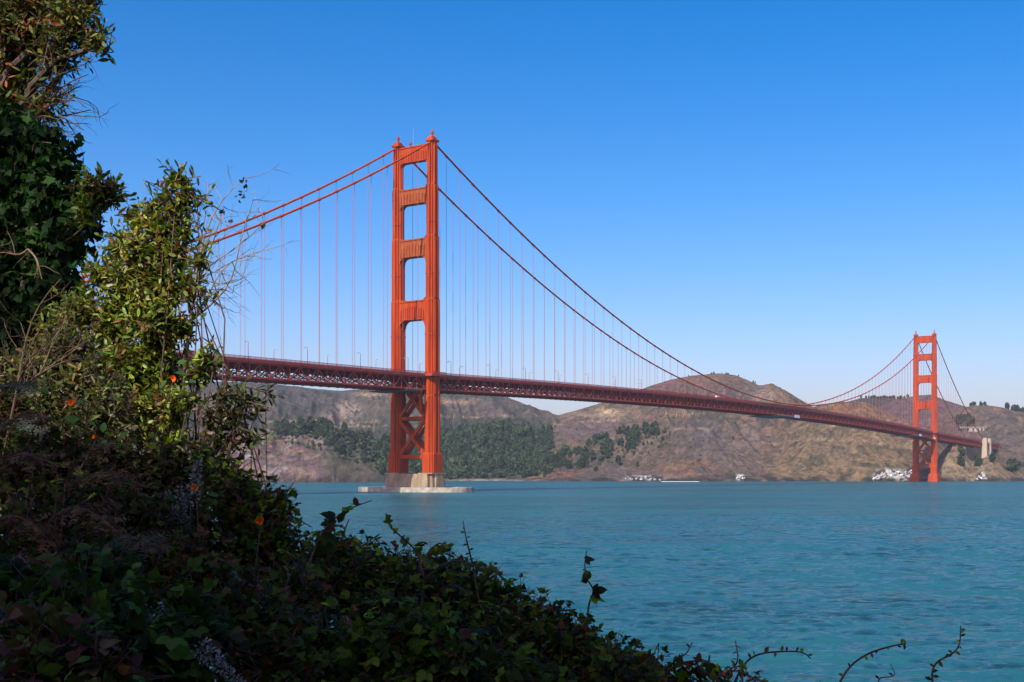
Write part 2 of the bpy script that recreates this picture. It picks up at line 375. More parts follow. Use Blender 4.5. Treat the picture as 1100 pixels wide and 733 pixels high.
for nm, z0, kx, u0, u1, wd in (('centre', 118, .02, 590, 760, 1.7), ('centre', 165, -.05, 690, 850, 1.5), ('spur', 74, .05, 690, 830, 1.4), ('tan', 66, .06, 800, 985, 1.6), ('tan', 104, -.07, 850, 960, 1.4), ('far_left', 132, .03, 280, 560, 2.2), ('far_left', 95, -.04, 330, 470, 2.0), ('right', 92, .08, 1040, 1110, 1.6)):
    dz = np.abs(Z-(z0+kx*X+10*(fbm(X/70, X*0+z0, 12, 3)-.5)))                       # foot trails and road cuts
    C = colmix(C, (.36, .27, .18), on(nm)*sstep(wd*1.6, wd*.5, dz)*sstep(u0, u0+12, U)*sstep(u1, u1-12, U)*sstep(.36, .5, n2)*.75)
shore = sstep(11, 3, Z)*sstep(.3, .5, n3)
C = colmix(C, (.035, .033, .03), np.clip(shore, 0, 1)*.9)
beach = on('far_left')*0+np.exp(-((U-520)/45)**2)*sstep(5, 1, Z); C = colmix(C, (.36, .31, .25), np.clip(beach, 0, 1)*.8)
C = np.where((C.max(-1) < .4)[..., None], C*np.array((.80, .79, .80)), C)
nu, nd = len(uu), len(dd)
idx = np.arange(nu*nd).reshape(nd, nu)
faces = np.stack([idx[:-1, :-1], idx[:-1, 1:], idx[1:, 1:], idx[1:, :-1]], -1).reshape(-1, 4)
V = np.stack([X, D, Z], -1).reshape(-1, 3)
tag(np_mesh("hills", V, faces, M_LAND, col=C.reshape(-1, 3), smooth=True), kind='structure')

# visible surface of the land at a picture position
_ds = np.linspace(1650, 3450, 900)
def land_at(u, y):
    z, wh = heights(np.full(900, float(u)), _ds)
    yi = HY-(z-CAMZ)*F/_ds
    ok = np.where((yi <= y) & (z > 0))[0]
    if len(ok) == 0: return None
    i = ok[0]; return np.array([(u-CX)/F*_ds[i], _ds[i], z[i]])
def crest_at(u):
    z, wh = heights(np.full(900, float(u)), _ds); yi = HY-(z-CAMZ)*F/_ds; i = int(np.argmin(yi))
    return np.array([(u-CX)/F*_ds[i], _ds[i], z[i]])

# ------------------------------------------------------------------ near bank
def gz(x, y):
    x = np.asarray(x, float); y = np.asarray(y, float)
    z = 9.75-.22*np.clip(y-2.2, 0, None)-.16*np.clip(y-9, 0, None)
    z = z+.10*np.clip(-x-1.0, 0, 8)-.10*np.clip(x-.5, 0, 12)*sstep(0, 3, y)
    return z+.18*(fbm(x/1.7, y/1.7, 9)-.5)
gx = np.concatenate([np.linspace(-60, -9, 30), np.linspace(-8.6, 8.6, 87), np.linspace(9, 60, 30)])
gy = np.concatenate([np.linspace(-60, -6, 30), np.linspace(-5.6, 20, 100), np.linspace(21, 50, 25)])
GX, GY = np.meshgrid(gx, gy); GZ = gz(GX, GY)
ix = np.arange(GX.size).reshape(GX.shape)
np_mesh("ground", np.stack([GX, GY, GZ], -1).reshape(-1, 3), np.stack([ix[:-1, :-1], ix[:-1, 1:], ix[1:, 1:], ix[1:, :-1]], -1).reshape(-1, 4), M_SOIL, smooth=True)['kind'] = 'structure'

# ------------------------------------------------------------------ the bridge  (local x along the deck going north, local y to the west)
BX, BY = -62.2, 783.0
AX = Vector((.541, .841)).normalized(); RZ = math.atan2(AX.y, AX.x)
SPAN, SIDE, HW = 1280.0, 343.0, 13.7
def W(a, yl, z): return (BX+AX.x*a-AX.y*yl, BY+AX.y*a+AX.x*yl, z)
def road(a):
    if a < 0: return 74.6+a*.0175
    if a > SPAN: return 74.6-(a-SPAN)*.0175
    return 74.6+9.5*(1-((a-640)/640)**2)
ZT = 223.5
def cable(a):
    if a < 0: tt = -a/SIDE; return ZT+(73-ZT)*tt-4*12.5*tt*(1-tt)
    if a > SPAN: tt = (a-SPAN)/SIDE; return ZT+(73-ZT)*tt-4*12.5*tt*(1-tt)
    return 87.2+(ZT-87.2)*((a-640)/640)**2

bridge = empty("suspension_bridge", (BX, BY, 0), RZ)
tag(bridge, "long orange red steel suspension bridge crossing the strait on two tall towers", "bridge")

def plan(w, l, n1, n2):                               # stepped-corner cross section of a leg
    a, b = l/2, w/2
    q = [(a, b-n1-n2), (a-n2*.8, b-n1-n2), (a-n2*.8, b-n1), (a-n2*.8-n1, b-n1), (a-n2*.8-n1, b)]
    pts = q + [(-x, y) for x, y in reversed(q)] + [(-x, -y) for x, y in q] + [(x, -y) for x, y in reversed(q)]
    return pts
SEG = [(12.0, 25.0, 9.2, 13.2), (25.0, 62.0, 7.4, 10.6), (62.0, 123.5, 7.0, 9.8), (123.5, 163.5, 6.5, 8.9), (163.5, 196.5, 5.8, 7.8), (196.5, 223.0, 5.0, 6.6)]
def make_leg(yc, parent):
    rings = []
    for i, (z0, z1, wd, ln) in enumerate(SEG):
        def ring(z, k=1.0): return [(x, yc+y, z) for x, y in plan(wd*k, ln*k, .9, 1.2)]
        last = i == len(SEG)-1
        rings += [ring(z0), ring(z1-(.01 if last else 1.1)), ring(z1, .999 if last else .93)]
    m = MB().loft(rings); lg = m.build("leg", M_STEEL, parent)
    sdl = MB(); wd, ln = SEG[-1][2], SEG[-1][3]          # cap, saddle housing and beacon
    sdl.box(-ln/2-.35, ln/2+.35, yc-wd/2-.35, yc+wd/2+.35, 223.0, 224.2)
    sdl.loft([[(-3.6, yc-2.0, 224.2), (3.6, yc-2.0, 224.2), (3.6, yc+2.0, 224.2), (-3.6, yc+2.0, 224.2)], [(-1.9, yc-1.3, 226.4), (1.9, yc-1.3, 226.4), (1.9, yc+1.3, 226.4), (-1.9, yc+1.3, 226.4)]])
    sdl.build("cable_saddle", M_STEEL, parent)
    b = MB().tube([(0, yc, 226.4), (0, yc, 228.0), (0, yc, 228.1), (0, yc, 229.6), (0, yc, 230.4), (0, yc, 231.2)], [.55, .55, .95, .9, .35, .08], 10)
    b.build("beacon", M_STEEL, parent)
    for z in (100.0, 139.0, 172.0):                      # dark access bands round the shaft
        wd, ln = [(s_[2], s_[3]) for s_ in SEG if s_[0] <= z < s_[1]][0]
        MB().loft([[(x, yc+y, zz) for x, y in plan(wd+.5, ln+.5, .9, 1.2)] for zz in (z, z+.6)]).build("access_band", M_TRUSS, parent)
    fin = MB()                                           # raised pilasters on each face of the shaft
    for z0, z1, wd, ln in SEG[1:]:
        for sx in (-1, 1):
            x0, x1 = sorted((sx*(ln/2-.05), sx*(ln/2+.4))); fin.box(x0, x1, yc-wd*.14, yc+wd*.14, z0, z1-1.3)
            y0, y1 = sorted((sx*(wd/2-.05), sx*(wd/2+.55)))
            for f in (-.19, .19): fin.box(ln*f-ln*.055, ln*f+ln*.055, yc+y0, yc+y1, z0, z1-1.3)
    o = fin.build("pilasters", M_STEEL, parent); o['kind'] = 'stuff'
    return lg
def portal_strut(z0, z1, wd, ln, parent, m, r=3.6, ribs=9, topr=1.6):
    yi = HW-wd/2+.35; th = ln/2-1.5
    pts = [(-yi, z0-r), (-yi+.5, z0-r)]
    for k in range(1, 7): a = math.pi/2*k/6; pts.append((-yi+.5+r-r*math.cos(a), z0-r+r*math.sin(a)))
    pts += [(-y, z) for y, z in reversed(pts)]
    pts += [(yi, z1+topr), (yi-.45, z1+topr), (yi-topr-.4, z1), (-yi+topr+.4, z1), (-yi+.45, z1+topr), (-yi, z1+topr)]
    mb = MB().loft([[(-th, y, z) for y, z in pts], [(th, y, z) for y, z in pts]])
    o = mb.build("portal_strut", m, parent)
    rb = MB(); H = z1-z0
    for sx in (-1, 1):                                   # mouldings and vertical fluting on both faces
        x0, x1 = sorted((sx*(th-.02), sx*(th+.38)))
        rb.box(x0, x1, -yi+.6, yi-.6, z1-1.0, z1-.15); rb.box(x0, x1, -yi+.6, yi-.6, z0+.15, z0+.9)
        for k in range(ribs):
            y = -yi+1.6+(2*yi-3.2)*k/(ribs-1); h = H*(.56+.2*math.cos((k-(ribs-1)/2)*math.pi/(ribs-1)))
            x0, x1 = sorted((sx*(th-.02), sx*(th+.6)))
            rb.box(x0, x1, y-.38, y+.38, z0+.95, z0+.95+h*.8)
    rb.build("fluting", m, o if False else parent)
    return o
def make_tower(a, label, pier):
    tw = empty("tower", (a, 0, 0)); tw.parent = bridge; tw['label'] = label
    for yc in (HW, -HW): make_leg(yc, tw)
    portal_strut(211.5, 222.0, 5.0, 6.6, tw, M_STEEL, 3.0, 11, .3)
    portal_strut(184.5, 194.5, 5.8, 7.8, tw, M_GOLD if a == 0 else M_STEEL, 3.4)
    portal_strut(150.5, 162.0, 6.5, 8.9, tw, M_GOLD if a == 0 else M_STEEL, 3.8)
    portal_strut(110.0, 122.5, 7.0, 9.8, tw, M_STEEL, 4.4, 11)
    br = MB(); yi = HW-3.7
    for z0, z1 in ((23.5, 45.8), (48.2, 70.5)):
        for xs in (-3.0, 3.0):
            e = .05 if xs > 0 else 0
            br.bar((xs, -yi, z0), (xs, yi, z1), 1.6, 2.3); br.bar((xs+e, -yi, z1), (xs+e, yi, z0), 1.6+.1, 2.2)
    for z in (22.5, 47.0): br.box(-3.9, 3.9, -yi, yi, z-1.2, z+1.2)
    br.build("cross_brace", M_STEEL, tw)
    if pier:                                             # concrete pier with stepped faces
        pr = MB()
        for (hl, hwid, z0, z1) in ((9.4, HW+6.3, -3, 9.2), (8.6, HW+5.4, 9.2, 11.6)):
            r = [(hl, hwid-3.2), (hl-2.6, hwid-3.2), (hl-2.6, hwid-1.2), (hl-5.0, hwid-1.2), (hl-5.0, hwid)]
            pl = r+[(-x, y) for x, y in reversed(r)]+[(-x, -y) for x, y in r]+[(x, -y) for x, y in reversed(r)]
            pr.loft([[(x, y, z) for x, y in pl] for z in (z0, z1)])
        for sy in (-1, 1):
            pr.box(-7.6, 7.6, sy*HW-5.6, sy*HW+5.6, 11.6, 12.2)
        pr.build("pier", M_CONC, tw)
    else:
        pr = MB()
        for sy in (-1, 1): pr.loft([[(sx*k, sy*HW+y*k, z) for sx, y in ((-9, -6.5), (9, -6.5), (9, 6.5), (-9, 6.5))] for z, k in ((-3, 1.15), (9, 1.0), (12.1, .9))])
        pr.build("pier", M_STEEL, tw)
    return tw
t1 = make_tower(0, "near orange tower with mustard brown fluted struts on a concrete pier", True)
t2 = make_tower(SPAN, "far orange tower at the foot of the tan headland", False)
# antenna and small lookout on the near tower's top strut, hoist cage on the east leg
MB().tube([(0, 1.5, 222), (0, 1.5, 234)], .06, 5).build("aerial", M_GREY, t1); MB().tube([(-.4, 3.4, 222), (-.4, 3.4, 223.6)], .5, 8).tube([(-.4, 3.4, 223.6), (-.4, 3.4, 224.9)], 1.0, 10).build("radar_drum", M_TRUSS, t1)
hc = MB().box(-7.4, -5.8, -HW+3.2, -HW+5.4, 52, 64).tube([(-6.6, -HW+4.3, 64), (-6.6, -HW+4.3, 72)], .15, 5); hc.build("hoist_cage", M_STEEL, t1)
lad = MB()
for z in np.arange(80, 210, 2.0): lad.box(-1.0, -.2, HW-3.9, HW-3.2, z, z+.25)
lad.box(-1.05, -.95, HW-3.6, HW-3.3, 80, 209).box(-.25, -.15, HW-3.6, HW-3.3, 80, 209); o = lad.build("ladder", M_TRUSS, t1); o["kind"] = "stuff"

# deck
P = 7.62
AS = [P*k for k in range(-45, int((SPAN+SIDE)/P)+1)]
rd = MB(); sl = MB(); fl = MB(); rail = {-1: MB(), 1: MB()}; tr = {-1: MB(), 1: MB()}; lat = MB(); mk = MB()
for i in range(len(AS)-1):
    a, b = AS[i], AS[i+1]; za, zb = road(a), road(b)
    def strip(mb, y0, y1, d0, d1):
        mb.add([(a, y0, za+d0), (b, y0, zb+d0), (b, y1, zb+d0), (a, y1, za+d0), (a, y0, za+d1), (b, y0, zb+d1), (b, y1, zb+d1), (a, y1, za+d1)],
               [(3, 2, 1, 0), (4, 5, 6, 7), (0, 1, 5, 4), (1, 2, 6, 5), (2, 3, 7, 6), (3, 0, 4, 7)])
    strip(rd, -9.4, 9.4, -.45, 0)
    for s in (-1, 1):
        y0, y1 = sorted((s*9.4, s*12.9)); strip(sl, y0, y1, -.3, .25)                 # sidewalk
        y0, y1 = sorted((s*12.9, s*13.5)); strip(sl, y0, y1, -1.3, .35)                # fascia girder
        r = rail[s]; yr = s*13.2
        r.bar((a, yr, za+1.55), (b, yr, zb+1.55), .22, .2); r.bar((a, yr, za+.55), (b, yr, zb+.55), .16, .12)
        for k in range(12):
            t_ = k/12; aa = a+(b-a)*t_; zz = za+(zb-za)*t_
            wd = .34 if k in (0, 6) else .18
            r.box(aa-wd/2, aa+wd/2, yr-.07, yr+.07, zz+.35, zz+(1.7 if k in (0, 6) else 1.5))
        T = tr[s]; yt = s*12.6; zc0, zc1 = za-1.75, zb-1.75; zb0, zb1 = za-9.35, zb-9.35
        T.bar((a, yt, zc0), (b, yt, zc1), .75, .85); T.bar((a, yt, zb0), (b, yt, zb1), .75, .85)
        T.bar((a, yt, zb0), (a, yt, zc0), .38, .45)
        if i % 2 == 0: T.bar((a, yt, zb0), (b, yt, zc1), .42, .55)
        else: T.bar((a, yt, zc0), (b, yt, zb1), .42, .55)
        T.box(a-.7, a+.7, yt-.42, yt+.42, za-10.0, za-9.0)
    fl.box(a-.3, a+.3, -12.6, 12.6, za-3.6, za-.5)                                    # floor beams and stringers
    if i % 2 == 0:
        lat.bar((a, -12.4, za-9.3), (b, 0, zb-9.3), .5, .5); lat.bar((a, 12.4, za-9.35), (b, 0, zb-9.35), .5, .4)
    else:
        lat.bar((a, 0, za-9.3), (b, -12.4, zb-9.3), .5, .5); lat.bar((a, 0, za-9.35), (b, 12.4, zb-9.35), .5, .4)
    lat.box(a-.25, a+.25, -12.4, 12.4, za-9.75, za-9.0)
    for y in (-8, -6, -2, 2, 6, 8): strip(fl, y-.2, y+.2, -1.5, -.47)
    for y0, y1 in ((-12.4, -.1), (12.4, .1)): lat.bar((a, y0, za-9.0), (a, y1, za-3.5), .42, .5)
    lat.bar((a, -12.4, za-6.2), (a, 12.4, za-6.2), .3, .35)
    if i % 2 == 0:
        for y in (-6, -3, 3, 6): strip(mk, y-.08, y+.08, .004, .012)
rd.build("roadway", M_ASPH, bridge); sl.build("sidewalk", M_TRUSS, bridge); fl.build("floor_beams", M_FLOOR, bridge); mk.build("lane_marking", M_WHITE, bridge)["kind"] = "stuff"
for s in (-1, 1):
    rail[s].build("railing", M_TRUSS, bridge); tr[s].build("stiffening_truss", M_TRUSS, bridge)
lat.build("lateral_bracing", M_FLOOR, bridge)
# walkway round each tower leg at deck level
for a in (0, SPAN):
    for s in (-1, 1):
        wk = MB(); y0, y1 = sorted((s*13.6, s*19.2)); wk.box(a-7.5, a+7.5, y0, y1, road(a)-1.2, road(a)+.2)
        for k in range(31):
            x = a-7.4+k*14.8/30; wk.box(x-.09, x+.09, s*19.1-.06, s*19.1+.06, road(a)+.2, road(a)+1.5)
        wk.box(a-7.5, a+7.5, s*19.1-.09, s*19.1+.09, road(a)+1.5, road(a)+1.7)
        wk.build("tower_walkway", M_TRUSS, bridge)

# main cables and suspender ropes
cabs = {}
for s in (-1, 1):
    pts = []
    for a in list(np.linspace(-SIDE, 0, 40))[:-1]+list(np.linspace(0, SPAN, 120))[:-1]+list(np.linspace(SPAN, SPAN+SIDE, 40)): pts.append((a, s*HW, cable(a)))
    c = MB().tube(pts, .62, 8); cabs[s] = c.build("main_cable", M_STEEL, bridge, smooth=True)
hg = []
for k in list(range(-22, 0))+list(range(1, 84))+[84+j for j in range(1, 22)]:
    a = 15.24*k if k < 84 else SPAN+15.24*(k-84)
    for s in (-1, 1):
        X_, D_, _ = W(a, s*HW, 0); ln = cable(a)-road(a)-.2
        px = CX+X_*F/D_
        if ln > .6: hg.append((ln/D_**2 if 195 < px < 1105 else 0, a, s, ln))
hg.sort(reverse=True)
proto = None
rest = MB()
for n, (_, a, s, ln) in enumerate(hg):
    if n < 100:
        if proto is None:
            m = MB()
            for dx in (-.28, .28): m.tube([(dx, 0, 0), (dx, 0, 1)], .07, 6)
            proto = m.build("suspender_rope", M_ROPE, cabs[s]); o = proto
        else:
            o = proto.copy(); COL.objects.link(o); o.parent = cabs[s]
        o.location = (a, s*HW, road(a)+.2); o.scale = (1, 1, ln)
    else:
        for dx in (-.28, .28): rest.tube([(a+dx, s*HW, road(a)+.2), (a+dx, s*HW, cable(a))], .07, 5)
o = rest.build("distant_suspender_ropes", M_ROPE, bridge); o['kind'] = 'stuff'
# cable bands where the ropes hang
cb = MB()
for _, a, s, ln in hg: cb.tube([(a-.8, s*HW, cable(a-.8)), (a+.8, s*HW, cable(a+.8))], .85, 8)
o = cb.build("cable_bands", M_STEEL, bridge); o['kind'] = 'stuff'

# fender round the near pier
fd = MB(); HA, HB = 20.0, 42.0
outer = []
for k in range(40):
    th = 2*math.pi*(k+.5)/40; cx_, sy_ = math.cos(th), math.sin(th)
    outer.append((HA*math.copysign(abs(cx_)**.8, cx_), HB*math.copysign(abs(sy_)**.8, sy_)))
inner = [(x*.86, y*.93) for x, y in outer]
n = len(outer); vs = [(x, y, z) for ring, z in ((outer, -2.5), (outer, 3.1), (inner, 3.1), (inner, -2.5)) for x, y in ring]
fs = []
for r in range(4):
    for k in range(n): fs.append((r*n+k, r*n+(k+1) % n, ((r+1) % 4)*n+(k+1) % n, ((r+1) % 4)*n+k))
fd.add(vs, fs); o = fd.build("pier_fender", M_CONC_L); o.location = (BX, BY, 0); o.rotation_euler = (0, 0, RZ)
tag(o, "low pale concrete fender ring in the water around the near tower's pier", "fender")

# maintenance platforms slung under the deck
def platform(a, ln, pale, label, wid=30):
    o = empty("maintenance_platform", W(a, 0, road(a)-10.1), RZ)
    tag(o, label, "platform", "maintenance platforms hanging under the deck")
    MB().box(-ln/2, ln/2, -wid/2, wid/2, -1.0, -.5).build("deck_plate", M_DARKM, o)
    for s in (-1, 1):
        g = MB(); g.box(-ln/2, ln/2, s*wid/2-.1, s*wid/2+.1, .5, .65)
        for k in range(int(ln/2.5)+1): g.box(-ln/2+k*2.5-.06, -ln/2+k*2.5+.06, s*wid/2-.06, s*wid/2+.06, -.5, .6)
        g.build("guard_rail", M_GREY, o)
    for x in (-ln/2+.6, ln/2-.6):
        for s in (-1, 1): MB().tube([(x, s*13.4, -.5), (x, s*13.4, 1.6)], .12, 5).build("hanger", M_DARKM, o)
    if pale:
        MB().box(ln/2-pale, ln/2-.3, -wid/2-.45, -wid/2-.15, -1.2, 1.9).build("netting", M_NET, o)
platform(-20, 16, 0, "dark platform slung under the deck just left of the near tower")
platform(640, 66, 16, "long dark platform with pale netting under the deck at mid span", 34)
platform(1170, 44, 12, "dark platform with pale netting under the deck left of the far tower", 34)
platform(1262, 24, 10, "short netted platform under the deck against the far tower", 34)

# street lamps along both sidewalks
def make_lamp():
    o = empty("street_lamp")
    MB().box(-.22, .22, -.22, .22, 0, .9).tube([(0, 0, .9), (0, 0, 6.5), (0, 0, 8.6)], [.16, .13, .11], 8).build("pole", M_TRUSS, o)
    MB().tube([(0, 0, 8.5), (0, .1, 9.0), (0, .5, 9.35), (0, 1.1, 9.4), (0, 2.2, 9.25)], .09, 6).build("arm", M_TRUSS, o)
    MB().loft([[(-.28, 2.0, 8.95), (.28, 2.0, 8.95), (.28, 3.0, 8.85), (-.28, 3.0, 8.85)], [(-.2, 2.05, 9.4), (.2, 2.05, 9.4), (.2, 2.9, 9.25), (-.2, 2.9, 9.25)]]).build("lamp_head", M_GREY, o)
    return o
lamp0 = None
for s in (-1, 1):
    for k in range(-6, 36):
        a = -24+45.72*k
        if abs(a-SPAN) < 6 or a > SPAN+SIDE-10: continue
        X_, D_, _ = W(a, s*12.7, 0); px = CX+X_*F/D_
        if px < 195 or px > 1110: continue
        o = make_lamp() if lamp0 is None else copy_tree(lamp0)
        if lamp0 is None: lamp0 = o
        o.location = W(a, s*12.75, road(a)+.25); o.rotation_euler = (0, 0, RZ+(0 if s < 0 else math.pi))
        side = "near" if s < 0 else "far"
        where = "left of the near tower" if a < 0 else ("between near tower and mid span" if a < 640 else ("between mid span and far tower" if a < SPAN else "beyond the far tower"))
        tag(o, f"curved street lamp on the {side} sidewalk, {where}", "street lamp", f"street lamps on the {side} sidewalk, {where}")

# vehicles showing above the railing
def make_van(name, ln, h, wd, cat, label, a, lane, body):
    o = empty(name, W(a, lane, road(a)), RZ); tag(o, label, cat)
    b = MB(); hw = wd/2
    pr = [(-ln/2, .45), (ln/2, .45), (ln/2, h*.42), (ln/2-.25, h*.55), (ln/2-ln*.14, h*.92), (ln/2-ln*.2, h), (-ln/2+.12, h), (-ln/2, h*.93)]
    b.loft([[(x, -hw*(1 if z < h*.5 else .93), z) for x, z in pr], [(x, hw*(1 if z < h*.5 else .93), z) for x, z in pr]]); b.build("body", body, o)
    g = MB()
    for s in (-1, 1):
        g.box(-ln/2+.5, ln/2-ln*.22, s*hw*.955-.02, s*hw*.955+.03, h*.58, h*.85)
    g.add([(ln/2-.2, -hw*.8, h*.57), (ln/2-.2, hw*.8, h*.57), (ln/2-ln*.13+.05, hw*.75, h*.9), (ln/2-ln*.13+.05, -hw*.75, h*.9)], [(0, 1, 2, 3)])
    g.build("window", M_GLASS, o)
    for x in (-ln/2+ln*.2, ln/2-ln*.18):
        for s in (-1, 1):
            MB().tube([(x, s*(hw-.25), .4), (x, s*(hw+.02), .4)], .4, 14).build("wheel", M_DARKM, o)
make_van("delivery_van", 6.6, 3.1, 2.3, "van", "white high roofed van on the deck near mid span", 470, -7, M_WHITE)
make_van("coach", 9, 2.9, 2.4, "coach", "white coach on the deck just before the concrete pylon", SPAN+318, -7, M_WHITE)
make_van("delivery_van", 6.0, 2.8, 2.2, "van", "white van on the deck at the far left beside the green shrub", -196, -7, M_WHITE)

# concrete pylon and approach at the north end
py = empty("bridge_pylon", W(SPAN+SIDE+8, 0, 0), RZ); tag(py, "pale concrete pylon pair at the far end of the bridge deck", "pylon")
for s in (-1, 1):
    for x0 in (-8, 26):
        MB().loft([[(x0+x*k, s*17+y*k, z) for x, y in ((-5, -4.2), (5, -4.2), (5, 4.2), (-5, 4.2))] for z, k in ((18, 1.1), (60, 1.0), (60.01, .94), (72.5, .92), (72.51, .8), (74.5, .78))]).build("shaft", M_PYLON, py)
    y0, y1 = sorted((s*14.2, s*19.0)); MB().box(-3, 21, y0, y1, 18, 67.5).build("side_wall", M_PYLON, py)
    y0, y1 = sorted((s*18.9, s*19.15)); MB().box(2, 16, y0, y1, 55, 64).build("recess_shade", M_DARKM, py)  # flat dark slab on the wall, standing in for a recess's shade
MB().box(-6, -3, -13.5, 13.5, 18, 57).build("cross_wall", M_PYLON, py)
ap = MB()
for k in range(16):
    a0 = SPAN+SIDE+9+k*9; ap.box(a0, a0+8.98, -13, 13, road(a0)-2.2, road(a0)); 
    for s in (-1, 1): ap.box(a0, a0+.5, s*12.6-.2, s*12.6+.2, road(a0)-10, road(a0)-2.2)
    ap.box(a0, a0+8.98, -12.9, -12.6, road(a0)-10.2, road(a0)-9.6); ap.box(a0, a0+8.98, -13.1, -12.9, road(a0), road(a0)+1.4)
o = ap.build("approach_viaduct", M_TRUSS); o.location = (BX, BY, 0); o.rotation_euler = (0, 0, RZ); tag(o, "short red steel approach viaduct running on behind the pale pylon", "viaduct")
# white lookout terrace on the hillside
q = land_at(1043, 463)
if q is not None:
    vs_ = empty("hillside_building", (q[0], q[1]-8, q[2]-1)); tag(vs_, "long low white building on the purple hillside right of the far tower", "building")
    MB().box(-27, 27, -4, 8, 4.5, 7.5).build("upper_storey", M_CONC_L, vs_)
    m = MB()
    for x in (-8, 2, 12, 16): m.box(x, x+7, -3.6, 8, -3, 4.48)
    m.build("lower_wall", M_CONC_L, vs_)
    m = MB()
    for k in range(12): m.box(-25+k*4.2, -22.6+k*4.2, -4.06, -3.9, 5.2, 6.6)
    m.build("window", M_GLASS, vs_)
    MB().box(-28, 28, -4.6, 8.6, 7.5, 7.9).build("roof", M_PYLON, vs_)

# ------------------------------------------------------------------ leaf machinery
def tmpl(outline, mid, fold=.12, tip=-.10):
    """fan-like leaf: outline half (x, y>0) from base to tip; returns verts and tris"""
    xs = [x for x, _ in outline]
    V_ = []; Fc_ = []
    k = len(outline)
    for x, y in outline: V_.append((x, 0, tip*x*x))
    for x, y in outline: V_.append((x, y, tip*x*x+fold*y))
    for x, y in outline: V_.append((x, -y, tip*x*x+fold*y))
    for i in range(k-1):
        for o_, flip in ((k, False), (2*k, True)):
            f1 = (i, i+1, o_+i+1); f2 = (i, o_+i+1, o_+i)
            for f in (f1, f2): Fc_.append(f[::-1] if flip else f)
    return np.array(V_, float), np.array(Fc_)
T_LANCE = tmpl([(0, .0), (.3, .14), (.65, .15), (1, .0)], 0)
T_OVAL = tmpl([(0, .0), (.25, .24), (.6, .27), (.85, .14), (1, 0)], 0, .2, -.18)
T_IVY = tmpl([(0, .30), (.12, .46), (.32, .30), (.5, .36), (.72, .16), (1, 0)], 0, .1, -.2)
T_PETAL = tmpl([(0, .04), (.35, .3), (.7, .46), (.95, .3), (1, .08)], 0, .25, .1)
T_SIMPLE = tmpl([(0, .12), (.5, .3), (1, .04)], 0, .2, -.2)
_o = [(0, .02)]
for k in range(1, 8):
    x = k/8; _o += [(x-.02, .30*math.sin(math.pi*min(1, x*1.05+.05))**.8+.05), (x+.015, .30*math.sin(math.pi*min(1, x*1.05+.05))**.8)]
T_BRAM = tmpl(_o+[(1, 0)], 0, .18, -.22)

def unit(v): return v/np.maximum(np.linalg.norm(v, axis=-1, keepdims=True), 1e-9)
class Foliage:
    def __init__(s): s.P = []; s.Dr = []; s.Nr = []; s.S = []; s.C = []
    def add(s, p, d, n, size, col):
        s.P.append(np.atleast_2d(p)); s.Dr.append(np.atleast_2d(d)); s.Nr.append(np.atleast_2d(n)); s.S.append(np.atleast_1d(size)); s.C.append(np.atleast_2d(col))
    def build(s, name, T, m, parent=None):
        P_, d, n, sz, c = np.concatenate(s.P), unit(np.concatenate(s.Dr)), np.concatenate(s.Nr), np.concatenate(s.S), np.concatenate(s.C)
        n = unit(n-d*(n*d).sum(-1, keepdims=True)); b = np.cross(n, d)
        tv, tf = T
        V_ = P_[:, None]+sz[:, None, None]*(tv[None, :, 0:1]*d[:, None]+tv[None, :, 1:2]*b[:, None]+tv[None, :, 2:3]*n[:, None])
        Fc_ = tf[None]+(np.arange(len(P_))*len(tv))[:, None, None]
        return np_mesh(name, V_.reshape(-1, 3), Fc_.reshape(-1, 3), m, parent, col=np.repeat(c, len(tv), axis=0))

def palette(n, cols, wts, var=.25):
    wts = np.array(wts, float); i = rng.choice(len(cols), n, p=wts/wts.sum())
    c = np.array(cols)[i]
    return np.clip(c*(1+var*rng.normal(size=(n, 1)))*(1+.08*rng.normal(size=(n, 3))), .004, 1)

def in_blobs(blobs, n, shell=.5):
    """blobs: (centre, radii); random points, biased outwards; returns points and outward directions"""
    vol = np.array([np.prod(r)**.75 for c, r in blobs]); i = rng.choice(len(blobs), n, p=vol/vol.sum())
    d = unit(rng.normal(size=(n, 3))); rr = rng.random((n, 1))**shell
    c = np.array([b[0] for b in blobs])[i]; r = np.array([b[1] for b in blobs])[i]
    return c+d*r*rr, unit(d+1e-3), i

def blob(px, y, rpx, d, sx=1, sy=1, sd=1.0):
    k = d/F; return (at(px, y, d), np.array([rpx*k*sx, rpx*k*sd, rpx*k*sy]))

def wig(p, q, n=6, amp=.08):
    p = np.asarray(p, float); q = np.asarray(q, float); L_ = np.linalg.norm(q-p)
    t_ = np.linspace(0, 1, n)[:, None]; a = rng.normal(size=(2, 3))*amp*L_
    return p+(q-p)*t_+np.sin(np.pi*t_)*a[0]+np.sin(2*np.pi*t_)*a[1]*.5

